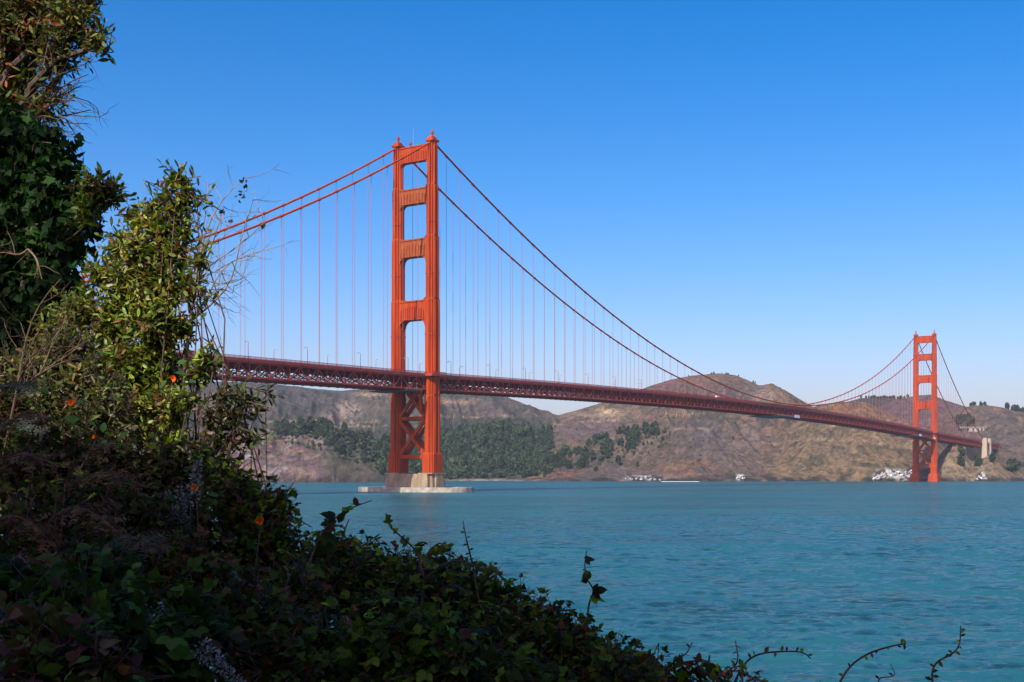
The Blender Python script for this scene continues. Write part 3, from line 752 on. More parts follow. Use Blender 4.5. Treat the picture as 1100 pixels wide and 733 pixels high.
def leafy(root, blobs, ntw, nleaf, lsize, T, m, cols, wts, base, stem_mat=None, twl=.22, droop=.15, upn=.7, tw_r=.003, main_r=.03, foliage_name="foliage", stem_name="stem", petiole=0.0, tri=False, var=.25, rise=.4):
    """twigs with leaves filling the blobs, branches from base to the blobs; adds stem and foliage under root"""
    stem_mat = stem_mat or M_BARK
    loc = np.array(root.location)
    st = MB(); fo = Foliage()
    P_, O_, I_ = in_blobs(blobs, ntw)
    base = np.asarray(base, float)
    nodes = []
    for c, r in blobs:
        q = c-np.array([0, 0, r[2]*.45]); pts = wig(base, q, 7, .06)
        rr = np.linspace(main_r, main_r*.35, 7)*(.6+.5*min(1.5, np.prod(r)**(1/3)/.25))
        st.tube(pts-loc, list(np.minimum(rr, main_r)), 6); nodes.append(pts[-1])
    sub = {}
    for i in range(len(blobs)):                          # a few boughs inside each blob
        ids = np.where(I_ == i)[0]
        if len(ids) == 0: continue
        nb = max(3, len(ids)//9); pick = rng.choice(ids, min(nb, len(ids)), replace=False)
        ends = []
        for j in pick:
            pts = wig(nodes[i], blobs[i][0]+(P_[j]-blobs[i][0])*.8, 5, .10)
            st.tube(pts-loc, list(np.linspace(main_r*.3, tw_r*1.5, 5)), 5, cap=False); ends.append(pts[2:])
        sub[i] = np.concatenate(ends)
    dirs = unit(O_*.8+np.array([0, 0, rise])+.45*rng.normal(size=(ntw, 3)))
    L_ = twl*(.6+.8*rng.random(ntw))
    start = P_-dirs*L_[:, None]*.6
    for j in range(ntw):
        e = sub.get(I_[j])
        if e is not None:
            k = np.argmin(((e-start[j])**2).sum(1))
            if np.linalg.norm(e[k]-start[j]) < twl*2.5: st.tube(np.stack([e[k], start[j]])-loc, [tw_r*1.3, tw_r], 3, cap=False)
        st.tube(np.stack([start[j], start[j]+dirs[j]*L_[j]*.55, start[j]+dirs[j]*L_[j]-np.array([0, 0, droop*.1*L_[j]])])-loc, [tw_r, tw_r*.8, tw_r*.4], 3, cap=False)
    tt = (np.arange(nleaf)+.6)/nleaf
    twc = palette(ntw, cols, wts, var)
    ph = rng.random(ntw)*6.28
    side = unit(np.cross(dirs, rng.normal(size=(ntw, 3)))); oth = np.cross(dirs, side)
    for k in range(nleaf):
        th = ph+k*2.4
        rad = side*np.cos(th)[:, None]+oth*np.sin(th)[:, None]
        p = start+dirs*(L_*tt[k])[:, None]
        ld = unit(dirs*(.35+.5*tt[k])+rad*.9+.25*rng.normal(size=(ntw, 3))-np.array([0, 0, droop]))
        nn = np.array([0, 0, upn])+dirs*.5+.55*rng.normal(size=(ntw, 3))
        sz = lsize*(.65+.6*rng.random(ntw))*(1-.25*tt[k])
        c = np.clip(twc*(1+.15*rng.normal(size=(ntw, 1))), .004, 1)
        if petiole: p = p+rad*petiole
        fo.add(p-loc, ld, nn, sz, c)
        if tri:
            s2 = unit(np.cross(ld, nn))
            for sg in (-1, 1): fo.add(p-loc, unit(ld*.45+sg*s2), nn+.2*rng.normal(size=(ntw, 3)), sz*.8, c)
    st.build(stem_name, stem_mat, root); fo.build(foliage_name, T, m, root)

# ------------------------------------------------------------------ trees across the water
def far_tree_mesh(name, h, r, n, seed, conic=.3):
    g = np.random.default_rng(seed)
    nb = 18
    bc = []
    for k in range(nb):
        t_ = .22+.72*(k+.5)/nb; rad = r*(1-conic*t_)*math.sin(math.pi*min(.97, t_*.88+.09))**.6
        th = k*2.4+g.random(); q = rad*.55*math.sqrt(g.random())
        bc.append((np.array([q*math.cos(th), q*math.sin(th), h*t_]), rad*.62))
    i = g.choice(nb, n); d = unit(g.normal(size=(n, 3))); c = np.array([b[0] for b in bc])[i]; rr = np.array([b[1] for b in bc])[i][:, None]
    P_ = c+d*rr*(g.random((n, 1))**.35)*np.array([1, 1, .8])
    s = r*.17*(.6+.9*g.random(n))[:, None]
    a = unit(g.normal(size=(n, 3))); b = unit(np.cross(a, unit(d+.4*g.normal(size=(n, 3)))))
    quad = np.stack([P_-a*s-b*s*.8, P_+a*s*.9-b*s, P_+a*s+b*s*.9, P_-a*s*.8+b*s], 1).reshape(-1, 3)
    fq = np.arange(4*n).reshape(n, 4)
    cl = np.clip(np.array([.032, .052, .026])*(1+.3*g.normal(size=(n, 1))), .008, .12); cl = np.repeat(cl, 4, axis=0)
    ring = [(0, .03*h*.5), (h*.45, .018*h*.5)]
    tv = []; 
    for z, rad in ring:
        for k in range(6): tv.append((rad*math.cos(k*math.pi/3), rad*math.sin(k*math.pi/3), z-(h*.08 if z == 0 else 0)))
    tv = np.array(tv); tf = np.array([(k, (k+1) % 6, 6+(k+1) % 6, 6+k) for k in range(6)])
    V_ = np.concatenate([quad, tv]); Fq = np.concatenate([fq, tf+4*n]); cl = np.concatenate([cl, np.tile((.06, .045, .03), (12, 1))])
    o = np_mesh(name, V_, Fq, M_FAR, col=cl); return o
protos = [far_tree_mesh("cypress_tree", 16, 7.6, 520, 1), far_tree_mesh("cypress_tree", 19, 7.0, 520, 2, .45), far_tree_mesh("cypress_tree", 13, 8.2, 520, 3, .1), far_tree_mesh("cypress_tree", 16, 6.2, 520, 4, .5)]
used = [False]*4
def plant_tree(q, sc, label, cat, group):
    k = random.randrange(4)
    if not used[k]: o = protos[k]; used[k] = True
    else: o = protos[k].copy(); COL.objects.link(o)
    o.location = q; o.rotation_euler = (0, 0, random.random()*6.28); s = sc*random.uniform(.75, 1.25); o.scale = (s*random.uniform(.85, 1.2), s*random.uniform(.85, 1.2), s)
    tag(o, label, cat, group)
def scatter(n, fn, sc, label, group, cat="tree"):
    k = 0; tries = 0
    while k < n and tries < n*12:
        tries += 1; r = fn()
        if r is None: continue
        q = land_at(*r) if r[1] > 0 else crest_at(r[0])
        if q is None or q[1] > 3420: continue
        plant_tree(q-np.array([0, 0, 2.5*sc if r[1] < 0 else .5]), sc, label, cat, group); k += 1
def band(pts_top, pts_bot):
    tx, ty = prof(pts_top); bx, by = prof(pts_bot)
    lo, hi = max(tx[0], bx[0]), min(tx[-1], bx[-1])
    def f():
        u = random.uniform(lo, hi); a_, b_ = np.interp(u, tx, ty), np.interp(u, bx, by)
        return u, random.uniform(a_, b_)
    return f
scatter(90, band([(296,462),(320,460),(345,459),(365,468),(415,472)], [(296,467),(330,472),(352,478),(372,492),(415,508)]), .95, "dark green cypress among the clump on the red cliff behind the near tower's left", "cypress trees on the red cliff")
scatter(108, band([(556,512),(590,494),(620,480),(660,466),(700,459),(708,462)], [(556,515),(590,511),(620,507),(650,496),(690,478),(708,472)]), .85, "dark green tree in the belt running up the spur right of the near tower", "trees in the belt on the spur")
for u, y, sc, lab in ((668, 478, .75, "round dark tree standing alone on bare slope below the tree belt"), (712, 474, .5, "small dark tree at the upper right end of the tree belt"), (664, 499, .8, "dark round tree low on the bare slope above the white rocks"), (630, 495, .8, "dark tree at the foot of the ochre rocks"), (640, 506, .7, "low dark tree near the shore below the tree belt"), (685, 502, .4, "tiny dark bush on the slope above the white rocks")):
    q = land_at(u, y)
    if q is not None: plant_tree(q, sc, lab, "tree", None)
scatter(42, lambda: (random.triangular(920, 990, 945), -1), .48, "small dark tree on the skyline left of the far tower", "skyline trees left of the far tower")
scatter(8, lambda: (random.triangular(1036, 1064, 1046), -1), .6, "dark tree on the skyline right of the far tower", "skyline trees right of the far tower")
scatter(12, lambda: (random.uniform(1080, 1106), -1), .85, "broad dark tree on the skyline at the right edge", "skyline trees at the right edge")
scatter(9, lambda: (random.uniform(1026, 1044), random.uniform(452, 459)), .9, "dark tree above the white hillside building", "trees above the white hillside building")
scatter(20, lambda: (random.uniform(1031, 1052), random.uniform(485, 503)), .7, "dark tree in the gully between the rock outcrop and the pylon", "trees in the gully by the pylon")
q = land_at(1066, 497)
if q is not None: plant_tree(q, .85, "single dark conifer in front of the pale pylon", "tree", None)
scatter(9, lambda: (random.uniform(1084, 1103), random.uniform(500, 510)), .8, "low dark tree at the shore right of the pylon", "shore trees right of the pylon")
scatter(10, lambda: (random.uniform(735, 812), -1), .28, "tiny dark bush on the rounded summit of the brown hill", "bushes on the brown summit")

# the dense wood in the valley behind the near tower: one mass
wv = []; wf = []; wc = []; base = 0
fn = band([(410,478),(440,478),(474,472),(500,464),(530,458),(560,458),(592,468)], [(410,510),(440,514),(474,516),(500,515),(530,514),(560,513),(592,500)])
src = []
for o in protos:
    me = o.data; v = np.zeros(len(me.vertices)*3, np.float32); me.vertices.foreach_get("co", v)
    f = np.zeros(len(me.loops), np.int32); me.loops.foreach_get("vertex_index", f)
    c = np.zeros(len(me.vertices)*4, np.float32); me.attributes["Col"].data.foreach_get("color", c)
    src.append((v.reshape(-1, 3), f.reshape(-1, 4), c.reshape(-1, 4)[:, :3]))
for _ in range(900):
    u, y = fn(); q = land_at(u, y)
    if q is None or q[1] > 3000: continue
    v, f, c = src[random.randrange(4)]; th = random.random()*6.28; s = random.uniform(.7, 1.2)*.95
    R = np.array([[math.cos(th), -math.sin(th), 0], [math.sin(th), math.cos(th), 0], [0, 0, 1]])
    s *= random.choice((.6, .8, 1, 1, 1.2)); wv.append(v@R.T*s+q); wf.append(f+base); wc.append(c*random.uniform(.75, 1.6)*np.array([1, 1.02, 1.0])); base += len(v)
for fn_, cnt in ((band([(290,462),(345,462),(415,476),(474,474),(592,470)], [(290,474),(345,486),(415,512),(474,517),(592,508)]), 330), (band([(540,505),(590,490),(660,464),(720,456)], [(540,516),(590,514),(660,498),(720,480)]), 260), (band([(590,446),(700,430),(860,440)], [(590,470),(700,500),(860,505)]), 130)):
    for _ in range(cnt):                                 # brush at the edges of the wood
        u, y = fn_(); q = land_at(u, y)
        if q is None or q[1] > 3000: continue
        v, f, c = src[random.randrange(4)]; th = random.random()*6.28; s_ = random.uniform(.12, .5)*(.6 if cnt == 130 else 1)
        R = np.array([[math.cos(th), -math.sin(th), 0], [math.sin(th), math.cos(th), 0], [0, 0, .8]])
        wv.append(v@R.T*s_+q); wf.append(f+base); wc.append(c*random.uniform(.9, 2.6)*np.array([1.15, 1.0, .95])); base += len(v)
o = np_mesh("woodland", np.concatenate(wv), np.concatenate(wf), M_FAR, col=np.concatenate(wc)); tag(o, "dense green woodland and brush filling the valley behind the near tower", "woodland", kind='stuff')

# rocks at the waterline
def rock_mesh(seed):
    bm = bmesh.new(); bmesh.ops.create_icosphere(bm, subdivisions=3, radius=1)
    g = np.random.default_rng(seed); off = g.random(3)*50
    for v in bm.verts:
        p = np.array(v.co)
        k = .6+.8*fbm(np.array([p[0]*1.6+off[0]+p[2]*.7]), np.array([p[1]*1.6+off[1]-p[2]*.9]), seed, 4)[0]
        v.co = v.co*k
    me = bpy.data.meshes.new("rock"); bm.to_mesh(me); bm.free(); return me
rks = [rock_mesh(s) for s in (3, 4, 5)]
for me in rks: me.materials.append(M_ROCKW)
def rocks(n, u0, u1, y0, y1, s0, s1, label, group):
    for k in range(n):
        u = u0+(u1-u0)*(k+.5)/n+random.uniform(-1, 1); y = random.uniform(y0, y1); q = land_at(u, y)
        if q is None: q = at(u, HY, 1850); q[2] = 0
        o = bpy.data.objects.new("shore_rock", rks[k % 3]); COL.objects.link(o)
        s = random.uniform(s0, s1); o.location = (q[0], q[1]-s*.3, max(.5, q[2])); o.scale = (s*1.3, s, s*.9); o.rotation_euler = (random.random(), random.random(), random.random()*6)
        tag(o, label, "rock", group)
rocks(8, 670, 712, 513, 516.5, 1.5, 3.5, "white stained rock at the waterline below the bare brown slope", "white stained rocks below the brown slope")
rocks(3, 790, 799, 514, 516.5, 1.2, 3, "white stained rock at the waterline left of the tan headland", "white stained rocks left of the tan headland")
rocks(10, 938, 980, 508, 516.5, 2, 4.5, "white stained rock at the foot of the tan headland left of the far tower", "white stained rocks left of the far tower")
rocks(4, 1048, 1060, 513, 516.5, 1.5, 3.5, "white stained rock at the foot of the outcrop right of the far tower", "white stained rocks right of the far tower")
# breaking swell along the shore
fm = MB()
for k in range(46):
    u = 712+k*.85+random.uniform(-.3, .3); d = 1795+random.uniform(-9, 9); x = (u-CX)/F*d; l = random.uniform(1.5, 4); wd = random.uniform(2, 7)*(1-abs(k-30)/60)
    fm.add([(x-l, d-wd, .05), (x+l, d-wd*.7, .05), (x+l*.7, d+wd, .55), (x-l*.8, d+wd*.8, .5)], [(0, 1, 2, 3)])
o = fm.build("foam", M_FOAM); o['kind'] = 'structure'

# ------------------------------------------------------------------ foreground plants
def plant(name, base, label, cat, group=None):
    return tag(empty(name, tuple(base)), label, cat, group)
def foot(px, d, dx=0):                                  # ground point under a picture column
    x = (px-CX)/F*d+dx; return np.array([x, d, float(gz(x, d))-.05])

GREENS = [(.16, .205, .022), (.085, .13, .016), (.23, .23, .03), (.14, .06, .022), (.26, .19, .05)]
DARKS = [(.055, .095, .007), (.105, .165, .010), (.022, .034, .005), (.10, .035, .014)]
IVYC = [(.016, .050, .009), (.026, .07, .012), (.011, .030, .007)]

# tree at the left edge
b = foot(-70, 9.2); tr_ = plant("leaning_tree", b, "tall tree at the left edge with sunlit reddish green top and bare twigs", "tree")
crown = [blob(20, 25, 50, 9.2), blob(75, 25, 33, 9.0), (blob(104, 42, 18, 8.9)), blob(60, 62, 24, 9.0), blob(15, 90, 42, 9.3), blob(-40, 40, 60, 9.4), blob(-30, 120, 55, 9.4), blob(45, 112, 22, 9.0), blob(90, 5, 22, 9.0), blob(40, -30, 50, 9.2), blob(-20, -60, 70, 9.3)]
leafy(tr_, crown, 2300, 7, .085, T_LANCE, M_LEAF, [(.08, .11, .022), (.15, .15, .028), (.15, .055, .022), (.04, .06, .016), (.18, .12, .04)], [4, 3, 2.4, 3, .8], at(-60, 240, 9.3), twl=.24, main_r=.05, foliage_name="crown", stem_name="branch", rise=.25)
m = MB(); p0 = b-np.array(tr_.location); m.tube(wig(p0, at(-60, 240, 9.3)-b, 8, .03), list(np.linspace(.19, .11, 8)), 9); m.build("trunk", M_BARK, tr_)
m = MB()                                                # fan of bare twigs below the sunlit top
def twigfan(mb, start, ends, r0, loc, fork=4, flen=.35):
    for e in ends:
        pts = wig(start, e, 8, .06); mb.tube(pts-loc, list(np.linspace(r0, r0*.3, 8)), 5)
        for k in range(fork):
            i = 2+k % 6; d_ = unit((e-np.asarray(start))/np.linalg.norm(e-start)+.75*rng.normal(size=3)); l = flen*(.4+.8*rng.random())
            q = wig(pts[i], pts[i]+d_*l, 5, .08); mb.tube(q-loc, list(np.linspace(r0*.4, r0*.12, 5)), 4, cap=False)
            for kk in range(2):
                d2 = unit(d_+.8*rng.normal(size=3)); q2 = wig(q[2+kk], q[2+kk]+d2*l*.5, 4, .08); mb.tube(q2-loc, list(np.linspace(r0*.18, r0*.08, 4)), 3, cap=False)
twigfan(m, at(20, 125, 9.1), [at(x, y, 8.9+random.uniform(-.2, .2)) for x, y in ((70, 78), (88, 92), (95, 80), (80, 108), (98, 118), (60, 128), (90, 140), (75, 95))], .012, b)
m.build("bare_twigs", M_BARK, tr_)

# ivy mass
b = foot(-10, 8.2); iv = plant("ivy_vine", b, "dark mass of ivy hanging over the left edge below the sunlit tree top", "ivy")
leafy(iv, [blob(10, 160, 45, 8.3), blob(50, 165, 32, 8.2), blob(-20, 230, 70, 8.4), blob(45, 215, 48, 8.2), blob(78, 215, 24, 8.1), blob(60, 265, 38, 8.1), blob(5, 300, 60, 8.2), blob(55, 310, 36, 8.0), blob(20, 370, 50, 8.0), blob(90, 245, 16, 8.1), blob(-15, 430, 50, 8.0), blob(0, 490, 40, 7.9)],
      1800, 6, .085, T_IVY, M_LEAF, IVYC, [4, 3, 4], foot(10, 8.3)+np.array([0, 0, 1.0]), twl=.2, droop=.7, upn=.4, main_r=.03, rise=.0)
b = foot(40, 8.0); sp = plant("small_tree", b, "thin branch of dark pointed leaves reaching out right from the ivy", "tree")
leafy(sp, [blob(112, 205, 15, 7.9, 1.3, .8), blob(122, 212, 8, 7.9), blob(98, 195, 10, 7.9), blob(118, 198, 8, 7.9), blob(95, 228, 12, 7.9)], 75, 8, .085, T_LANCE, M_LEAF_GLOSS, DARKS, [3, 3, 2, 1], at(55, 270, 8.0), twl=.18, main_r=.014)
MB().tube(wig(b, at(55, 270, 8.0), 8, .03)-b, list(np.linspace(.05, .016, 8)), 7).build("trunk", M_BARK, sp)

# sunlit glossy shrubs
def shrub(name, label, blobs, ntw, base, **kw):
    r = plant(name, base, label, "shrub"); leafy(r, blobs, ntw, 9, kw.pop('size', .062), T_LANCE, M_LEAF_GLOSS, kw.pop('cols', GREENS), kw.pop('wts', [4, 4, 2, 1.3, .5]), base, **kw); return r
shrub("glossy_shrub", "tall sunlit green shrub with glossy pointed leaves left of the bridge", [blob(190, 192, 8, 6.6, .8, 1.3), blob(180, 205, 7, 6.6), blob(200, 203, 7, 6.6), blob(212, 212, 9, 6.6, 1.3, .6), blob(165, 218, 8, 6.6), blob(190, 222, 11, 6.6), blob(150, 236, 12, 6.7), blob(172, 243, 13, 6.6), blob(197, 244, 11, 6.6), blob(128, 262, 12, 6.7), blob(150, 270, 20, 6.6), blob(183, 272, 18, 6.6), blob(214, 278, 8, 6.5), blob(112, 295, 16, 6.7), blob(140, 305, 24, 6.6), blob(175, 308, 24, 6.6), blob(203, 306, 10, 6.5), blob(220, 318, 6, 6.5, 1.3, .8), blob(90, 335, 22, 6.7), blob(66, 352, 20, 6.8), blob(55, 385, 22, 6.8), blob(125, 345, 28, 6.6), blob(168, 348, 30, 6.5), blob(198, 350, 10, 6.5), blob(95, 385, 30, 6.6), blob(140, 398, 34, 6.5), blob(172, 395, 22, 6.5), blob(120, 445, 38, 6.5), blob(160, 445, 32, 6.4), blob(182, 436, 14, 6.3), blob(184, 475, 18, 6.3)], 2150, foot(150, 6.6), twl=.18, main_r=.013, stem_mat=M_CANE)
shrub("glossy_shrub", "upright leafy sprig in front of the bridge deck, right of the tall sunlit shrub", [blob(222, 385, 10, 6.2, 1.0, 1.1), blob(232, 378, 6, 6.2), blob(212, 400, 10, 6.2), blob(202, 430, 9, 6.2), blob(228, 392, 6, 6.2)], 42, foot(205, 6.2), twl=.15, main_r=.012)
shrub("glossy_shrub", "loose airy shrub of narrow leaves in front of the hill at the left", [blob(240, 425, 9, 5.9), blob(262, 425, 8, 5.9), blob(232, 448, 11, 5.9), blob(255, 450, 10, 5.9), blob(275, 440, 8, 5.9), blob(245, 475, 13, 5.9), blob(270, 470, 9, 5.9), blob(225, 480, 16, 5.9), blob(285, 420, 5, 5.9)], 95, foot(195, 5.9), twl=.17, main_r=.012, cols=[(.07, .09, .025), (.11, .12, .035), (.045, .065, .02), (.12, .06, .03), (.05, .04, .025)], wts=[3, 3, 3, 2, 2])
shrub("glossy_shrub", "low sunlit shrub with yellowish leaves among dead brown twigs at the left", [blob(-5, 430, 34, 6.4), blob(10, 400, 24, 6.5), blob(70, 380, 30, 6.0), blob(95, 420, 34, 5.9), blob(55, 430, 32, 5.9), blob(110, 450, 36, 5.8), blob(30, 405, 26, 6.0), blob(80, 470, 36, 5.7)], 600, foot(70, 5.9), twl=.16, main_r=.014, cols=[(.10, .125, .03), (.16, .135, .045), (.06, .08, .02), (.20, .13, .05), (.06, .04, .02)], wts=[3, 2, 4, 1.2, 2.5])

# bare grey shrub against the sky
b = foot(225, 7.2); bs = plant("bare_shrub", b, "bare grey twigs of a leafless shrub against the sky left of the bridge", "shrub")
m = MB(); st0 = at(205, 345, 7.2)
m.tube(wig(b, st0, 6, .03)-b, list(np.linspace(.02, .013, 6)), 6)
twigfan(m, st0, [at(x, y, 7.2+random.uniform(-.25, .25)) for x, y in ((262, 192), (283, 240), (288, 268), (240, 222), (222, 215), (272, 215))], .007, b, 7, .26)
twigfan(m, at(200, 300, 7.2), [at(x, y, 7.2+random.uniform(-.2, .2)) for x, y in ((275, 275), (260, 300), (240, 330), (250, 315))], .005, b, 6, .2)
m.build("twigs", M_TWIG, bs)
for x, y in ((263, 196), (262, 205), (258, 212), (240, 225), (246, 240), (284, 243), (222, 218)):
    fo = Foliage(); q = at(x, y, 7.2)
    for k in range(5): fo.add(q+.012*rng.normal(size=3)-b, rng.normal(size=3), rng.normal(size=3), .028, np.array((.05, .035, .025)))
    fo.build("seed_head", T_SIMPLE, M_LEAF, bs)
# dead brown twigs
b = foot(40, 5.3); dt = plant("dead_bush", b, "dead bush of pale brown bare stems at the left edge", "bush")
m = MB(); st0 = at(18, 420, 5.3); m.tube(wig(b, st0, 6, .03)-b, list(np.linspace(.009, .006, 6)), 6)
twigfan(m, st0, [at(x, y, 5.2+random.uniform(-.2, .2)) for x, y in ((65, 300), (45, 350), (72, 345), (80, 372), (100, 385), (70, 330), (95, 365), (40, 375))], .0048, b, 4, .2)
twigfan(m, at(30, 268, 5.6), [at(0, 272, 5.6), at(45, 300, 5.5)], .006, b, 3, .1)
m.build("stems", M_DRY, dt)

# brambles: the dark foreground thicket
def bramble(label, spec, n, size=.037, cols=DARKS, wts=(3, 4, 3, .8), tri=True):
    px, y, d = spec[0][0], spec[0][1], spec[0][3]
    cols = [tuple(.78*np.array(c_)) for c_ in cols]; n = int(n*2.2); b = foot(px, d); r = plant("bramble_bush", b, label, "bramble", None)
    leafy(r, [blob(*s) for s in spec], n, 4, size, T_BRAM, M_LEAF, cols, wts, b, M_CANE, twl=.20, droop=.25, upn=.8, tw_r=.0022, main_r=.007, tri=tri, stem_name="canes", rise=.3, petiole=.015)
    return r
RUST = [(.06, .095, .010), (.10, .045, .016), (.14, .05, .03), (.03, .045, .008)]
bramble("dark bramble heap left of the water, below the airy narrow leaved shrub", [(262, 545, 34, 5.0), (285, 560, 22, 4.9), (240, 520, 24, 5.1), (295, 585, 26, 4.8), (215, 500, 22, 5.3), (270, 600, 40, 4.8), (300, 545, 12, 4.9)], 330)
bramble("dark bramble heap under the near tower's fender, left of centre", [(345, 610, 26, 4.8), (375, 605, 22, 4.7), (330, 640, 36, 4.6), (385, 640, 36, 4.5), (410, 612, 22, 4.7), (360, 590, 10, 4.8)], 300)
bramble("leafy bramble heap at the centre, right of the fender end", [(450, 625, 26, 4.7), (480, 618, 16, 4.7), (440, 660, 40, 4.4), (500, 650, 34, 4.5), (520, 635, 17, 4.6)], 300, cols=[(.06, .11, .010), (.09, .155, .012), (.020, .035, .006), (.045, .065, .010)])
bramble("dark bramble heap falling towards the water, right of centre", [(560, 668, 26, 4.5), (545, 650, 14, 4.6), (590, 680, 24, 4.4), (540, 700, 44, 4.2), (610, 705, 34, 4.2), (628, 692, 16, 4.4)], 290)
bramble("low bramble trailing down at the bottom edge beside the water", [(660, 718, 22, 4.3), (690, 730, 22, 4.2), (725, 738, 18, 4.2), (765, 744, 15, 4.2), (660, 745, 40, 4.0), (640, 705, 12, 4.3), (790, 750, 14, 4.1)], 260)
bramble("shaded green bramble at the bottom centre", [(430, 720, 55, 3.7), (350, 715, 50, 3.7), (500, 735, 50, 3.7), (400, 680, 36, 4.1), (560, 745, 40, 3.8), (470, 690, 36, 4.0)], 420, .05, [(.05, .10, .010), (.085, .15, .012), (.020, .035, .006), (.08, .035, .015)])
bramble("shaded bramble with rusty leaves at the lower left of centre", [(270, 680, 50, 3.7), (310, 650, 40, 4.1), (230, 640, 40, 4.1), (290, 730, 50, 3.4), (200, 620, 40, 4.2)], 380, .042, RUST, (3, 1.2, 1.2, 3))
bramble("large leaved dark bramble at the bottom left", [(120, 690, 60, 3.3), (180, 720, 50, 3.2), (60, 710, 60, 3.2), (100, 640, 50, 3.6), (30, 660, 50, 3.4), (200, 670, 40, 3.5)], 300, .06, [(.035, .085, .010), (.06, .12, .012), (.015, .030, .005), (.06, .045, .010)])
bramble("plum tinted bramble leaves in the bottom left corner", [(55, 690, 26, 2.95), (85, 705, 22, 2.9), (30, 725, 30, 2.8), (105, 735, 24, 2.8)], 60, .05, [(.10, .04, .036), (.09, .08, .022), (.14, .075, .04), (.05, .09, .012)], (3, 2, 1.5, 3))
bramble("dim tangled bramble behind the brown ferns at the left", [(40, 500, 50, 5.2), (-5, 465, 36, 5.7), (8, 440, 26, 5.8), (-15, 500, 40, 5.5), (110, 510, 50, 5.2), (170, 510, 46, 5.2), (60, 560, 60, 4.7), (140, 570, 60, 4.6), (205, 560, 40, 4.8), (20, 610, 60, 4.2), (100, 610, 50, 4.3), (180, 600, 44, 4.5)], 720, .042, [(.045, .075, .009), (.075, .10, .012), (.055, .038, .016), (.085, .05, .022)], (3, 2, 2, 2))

# ground cover that fills the floor of the thicket
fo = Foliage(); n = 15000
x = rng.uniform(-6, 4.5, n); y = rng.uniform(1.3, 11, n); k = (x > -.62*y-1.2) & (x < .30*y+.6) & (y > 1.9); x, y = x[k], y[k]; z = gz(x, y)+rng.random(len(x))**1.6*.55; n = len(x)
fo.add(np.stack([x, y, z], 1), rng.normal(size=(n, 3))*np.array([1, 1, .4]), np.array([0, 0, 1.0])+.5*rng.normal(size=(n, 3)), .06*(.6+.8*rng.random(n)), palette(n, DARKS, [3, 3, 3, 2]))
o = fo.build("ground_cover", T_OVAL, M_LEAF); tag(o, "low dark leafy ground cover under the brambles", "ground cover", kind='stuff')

# bramble shoots standing up against the water
def shoot(label, pts, d, nl, size, r=.0042, lobed=True, tip=True, cols=DARKS, berries=False):
    b = foot(pts[0][0], d); w_ = [at(px, y, d) for px, y in pts]
    root = plant("bramble_shoot", b, label, "bramble shoot")
    P_ = np.array(w_); tt = np.linspace(0, 1, len(P_)); ts = np.linspace(0, 1, 22); C_ = np.stack([np.interp(ts, tt, P_[:, k]) for k in range(3)], 1)
    for _ in range(3): C_[1:-1] = (C_[:-2]+2*C_[1:-1]+C_[2:])/4
    C_[:, 1] += .05*np.sin(ts*7)
    low = wig(b, C_[0], 5, .03)
    MB().tube(np.concatenate([low[:-1], C_])-b, list(np.linspace(r*1.5, r*1.1, 4))+list(np.linspace(r, r*.45, 22)), 5).build("cane", M_CANE, root)
    fo = Foliage()
    for k in range(nl):
        t_ = .08+.9*(k+rng.random()*.5)/nl; i = min(20, int(t_*21)); p = C_[i]; ax = unit(C_[i+1]-C_[i]); rd_ = unit(np.cross(ax, rng.normal(size=3)))
        sz = max(.016, 1.3*size*(1-.45*t_)*(.7+.5*rng.random())); c = palette(1, cols, [1]*len(cols))
        ld = unit(rd_+.3*ax+np.array([0, 0, -.15])); nn = np.array([0, -.8, .6])+.5*rng.normal(size=3)
        fo.add(p+rd_*.002-b, ld, nn, sz, c)
        if lobed:
            s2 = unit(np.cross(ld, nn))
            for sg in (-1, 1): fo.add(p+rd_*.002-b, unit(.5*ld+sg*s2), nn, sz*.75, c)
    fo.build("foliage", T_BRAM if lobed else T_SIMPLE, M_LEAF, root)
    return root
shoot("bramble shoot with broad leaves arching right over the water below the fender", [(325, 620), (342, 575), (356, 562), (372, 548), (398, 538)], 4.3, 9, .055)
shoot("thin curling bramble shoot rising right of the broad leaved one", [(455, 620), (446, 592), (430, 575), (418, 562), (413, 552)], 4.4, 9, .03)
shoot("straight bare thorny shoot standing upright at centre", [(512, 635), (507, 605), (502, 580), (497, 560)], 4.4, 10, .014, lobed=False)
shoot("leafy shoot beside the straight thorny one", [(450, 610), (462, 590), (474, 582), (480, 590), (488, 585)], 4.5, 8, .035)
shoot("lone twisting shoot with four leaves standing over the water right of centre", [(631, 680), (633, 650), (640, 635), (628, 620), (627, 605), (631, 592)], 4.3, 6, .042)
shoot("horizontal frond like shoot pointing right at centre", [(455, 612), (490, 606), (515, 606), (530, 612), (555, 632)], 4.5, 18, .035)
shoot("short spray with leaves leaning right above the trailing bramble", [(715, 735), (728, 705), (745, 692)], 4.1, 6, .02, lobed=False)
shoot("arched cane with dark drooping leaves at the end of the trailing bramble", [(700, 740), (720, 723), (738, 711), (755, 708), (768, 714), (777, 726)], 4.1, 8, .035)
shoot("small upright seed spray at the bottom, left of the arching stem", [(778, 740), (788, 715), (792, 690)], 4.1, 12, .018, lobed=False)
shoot("arching stem with dark berry like heads curving right at the bottom", [(788, 735), (803, 714), (818, 704), (835, 699), (852, 697), (864, 701), (873, 709)], 4.1, 12, .022, lobed=False)
shoot("long bare arching stem with nodding tip over the water", [(900, 738), (918, 718), (940, 700), (960, 690), (970, 689), (974, 696)], 4.0, 12, .014, lobed=False)
shoot("tall seed stalk leaning right at the lower right corner", [(1002, 735), (1012, 712), (1022, 695), (1036, 674)], 4.0, 22, .018, lobed=False)
shoot("short grass like stem between the arching stem and the seed stalk", [(946, 738), (960, 715)], 4.0, 2, .008, r=.0025, lobed=False)
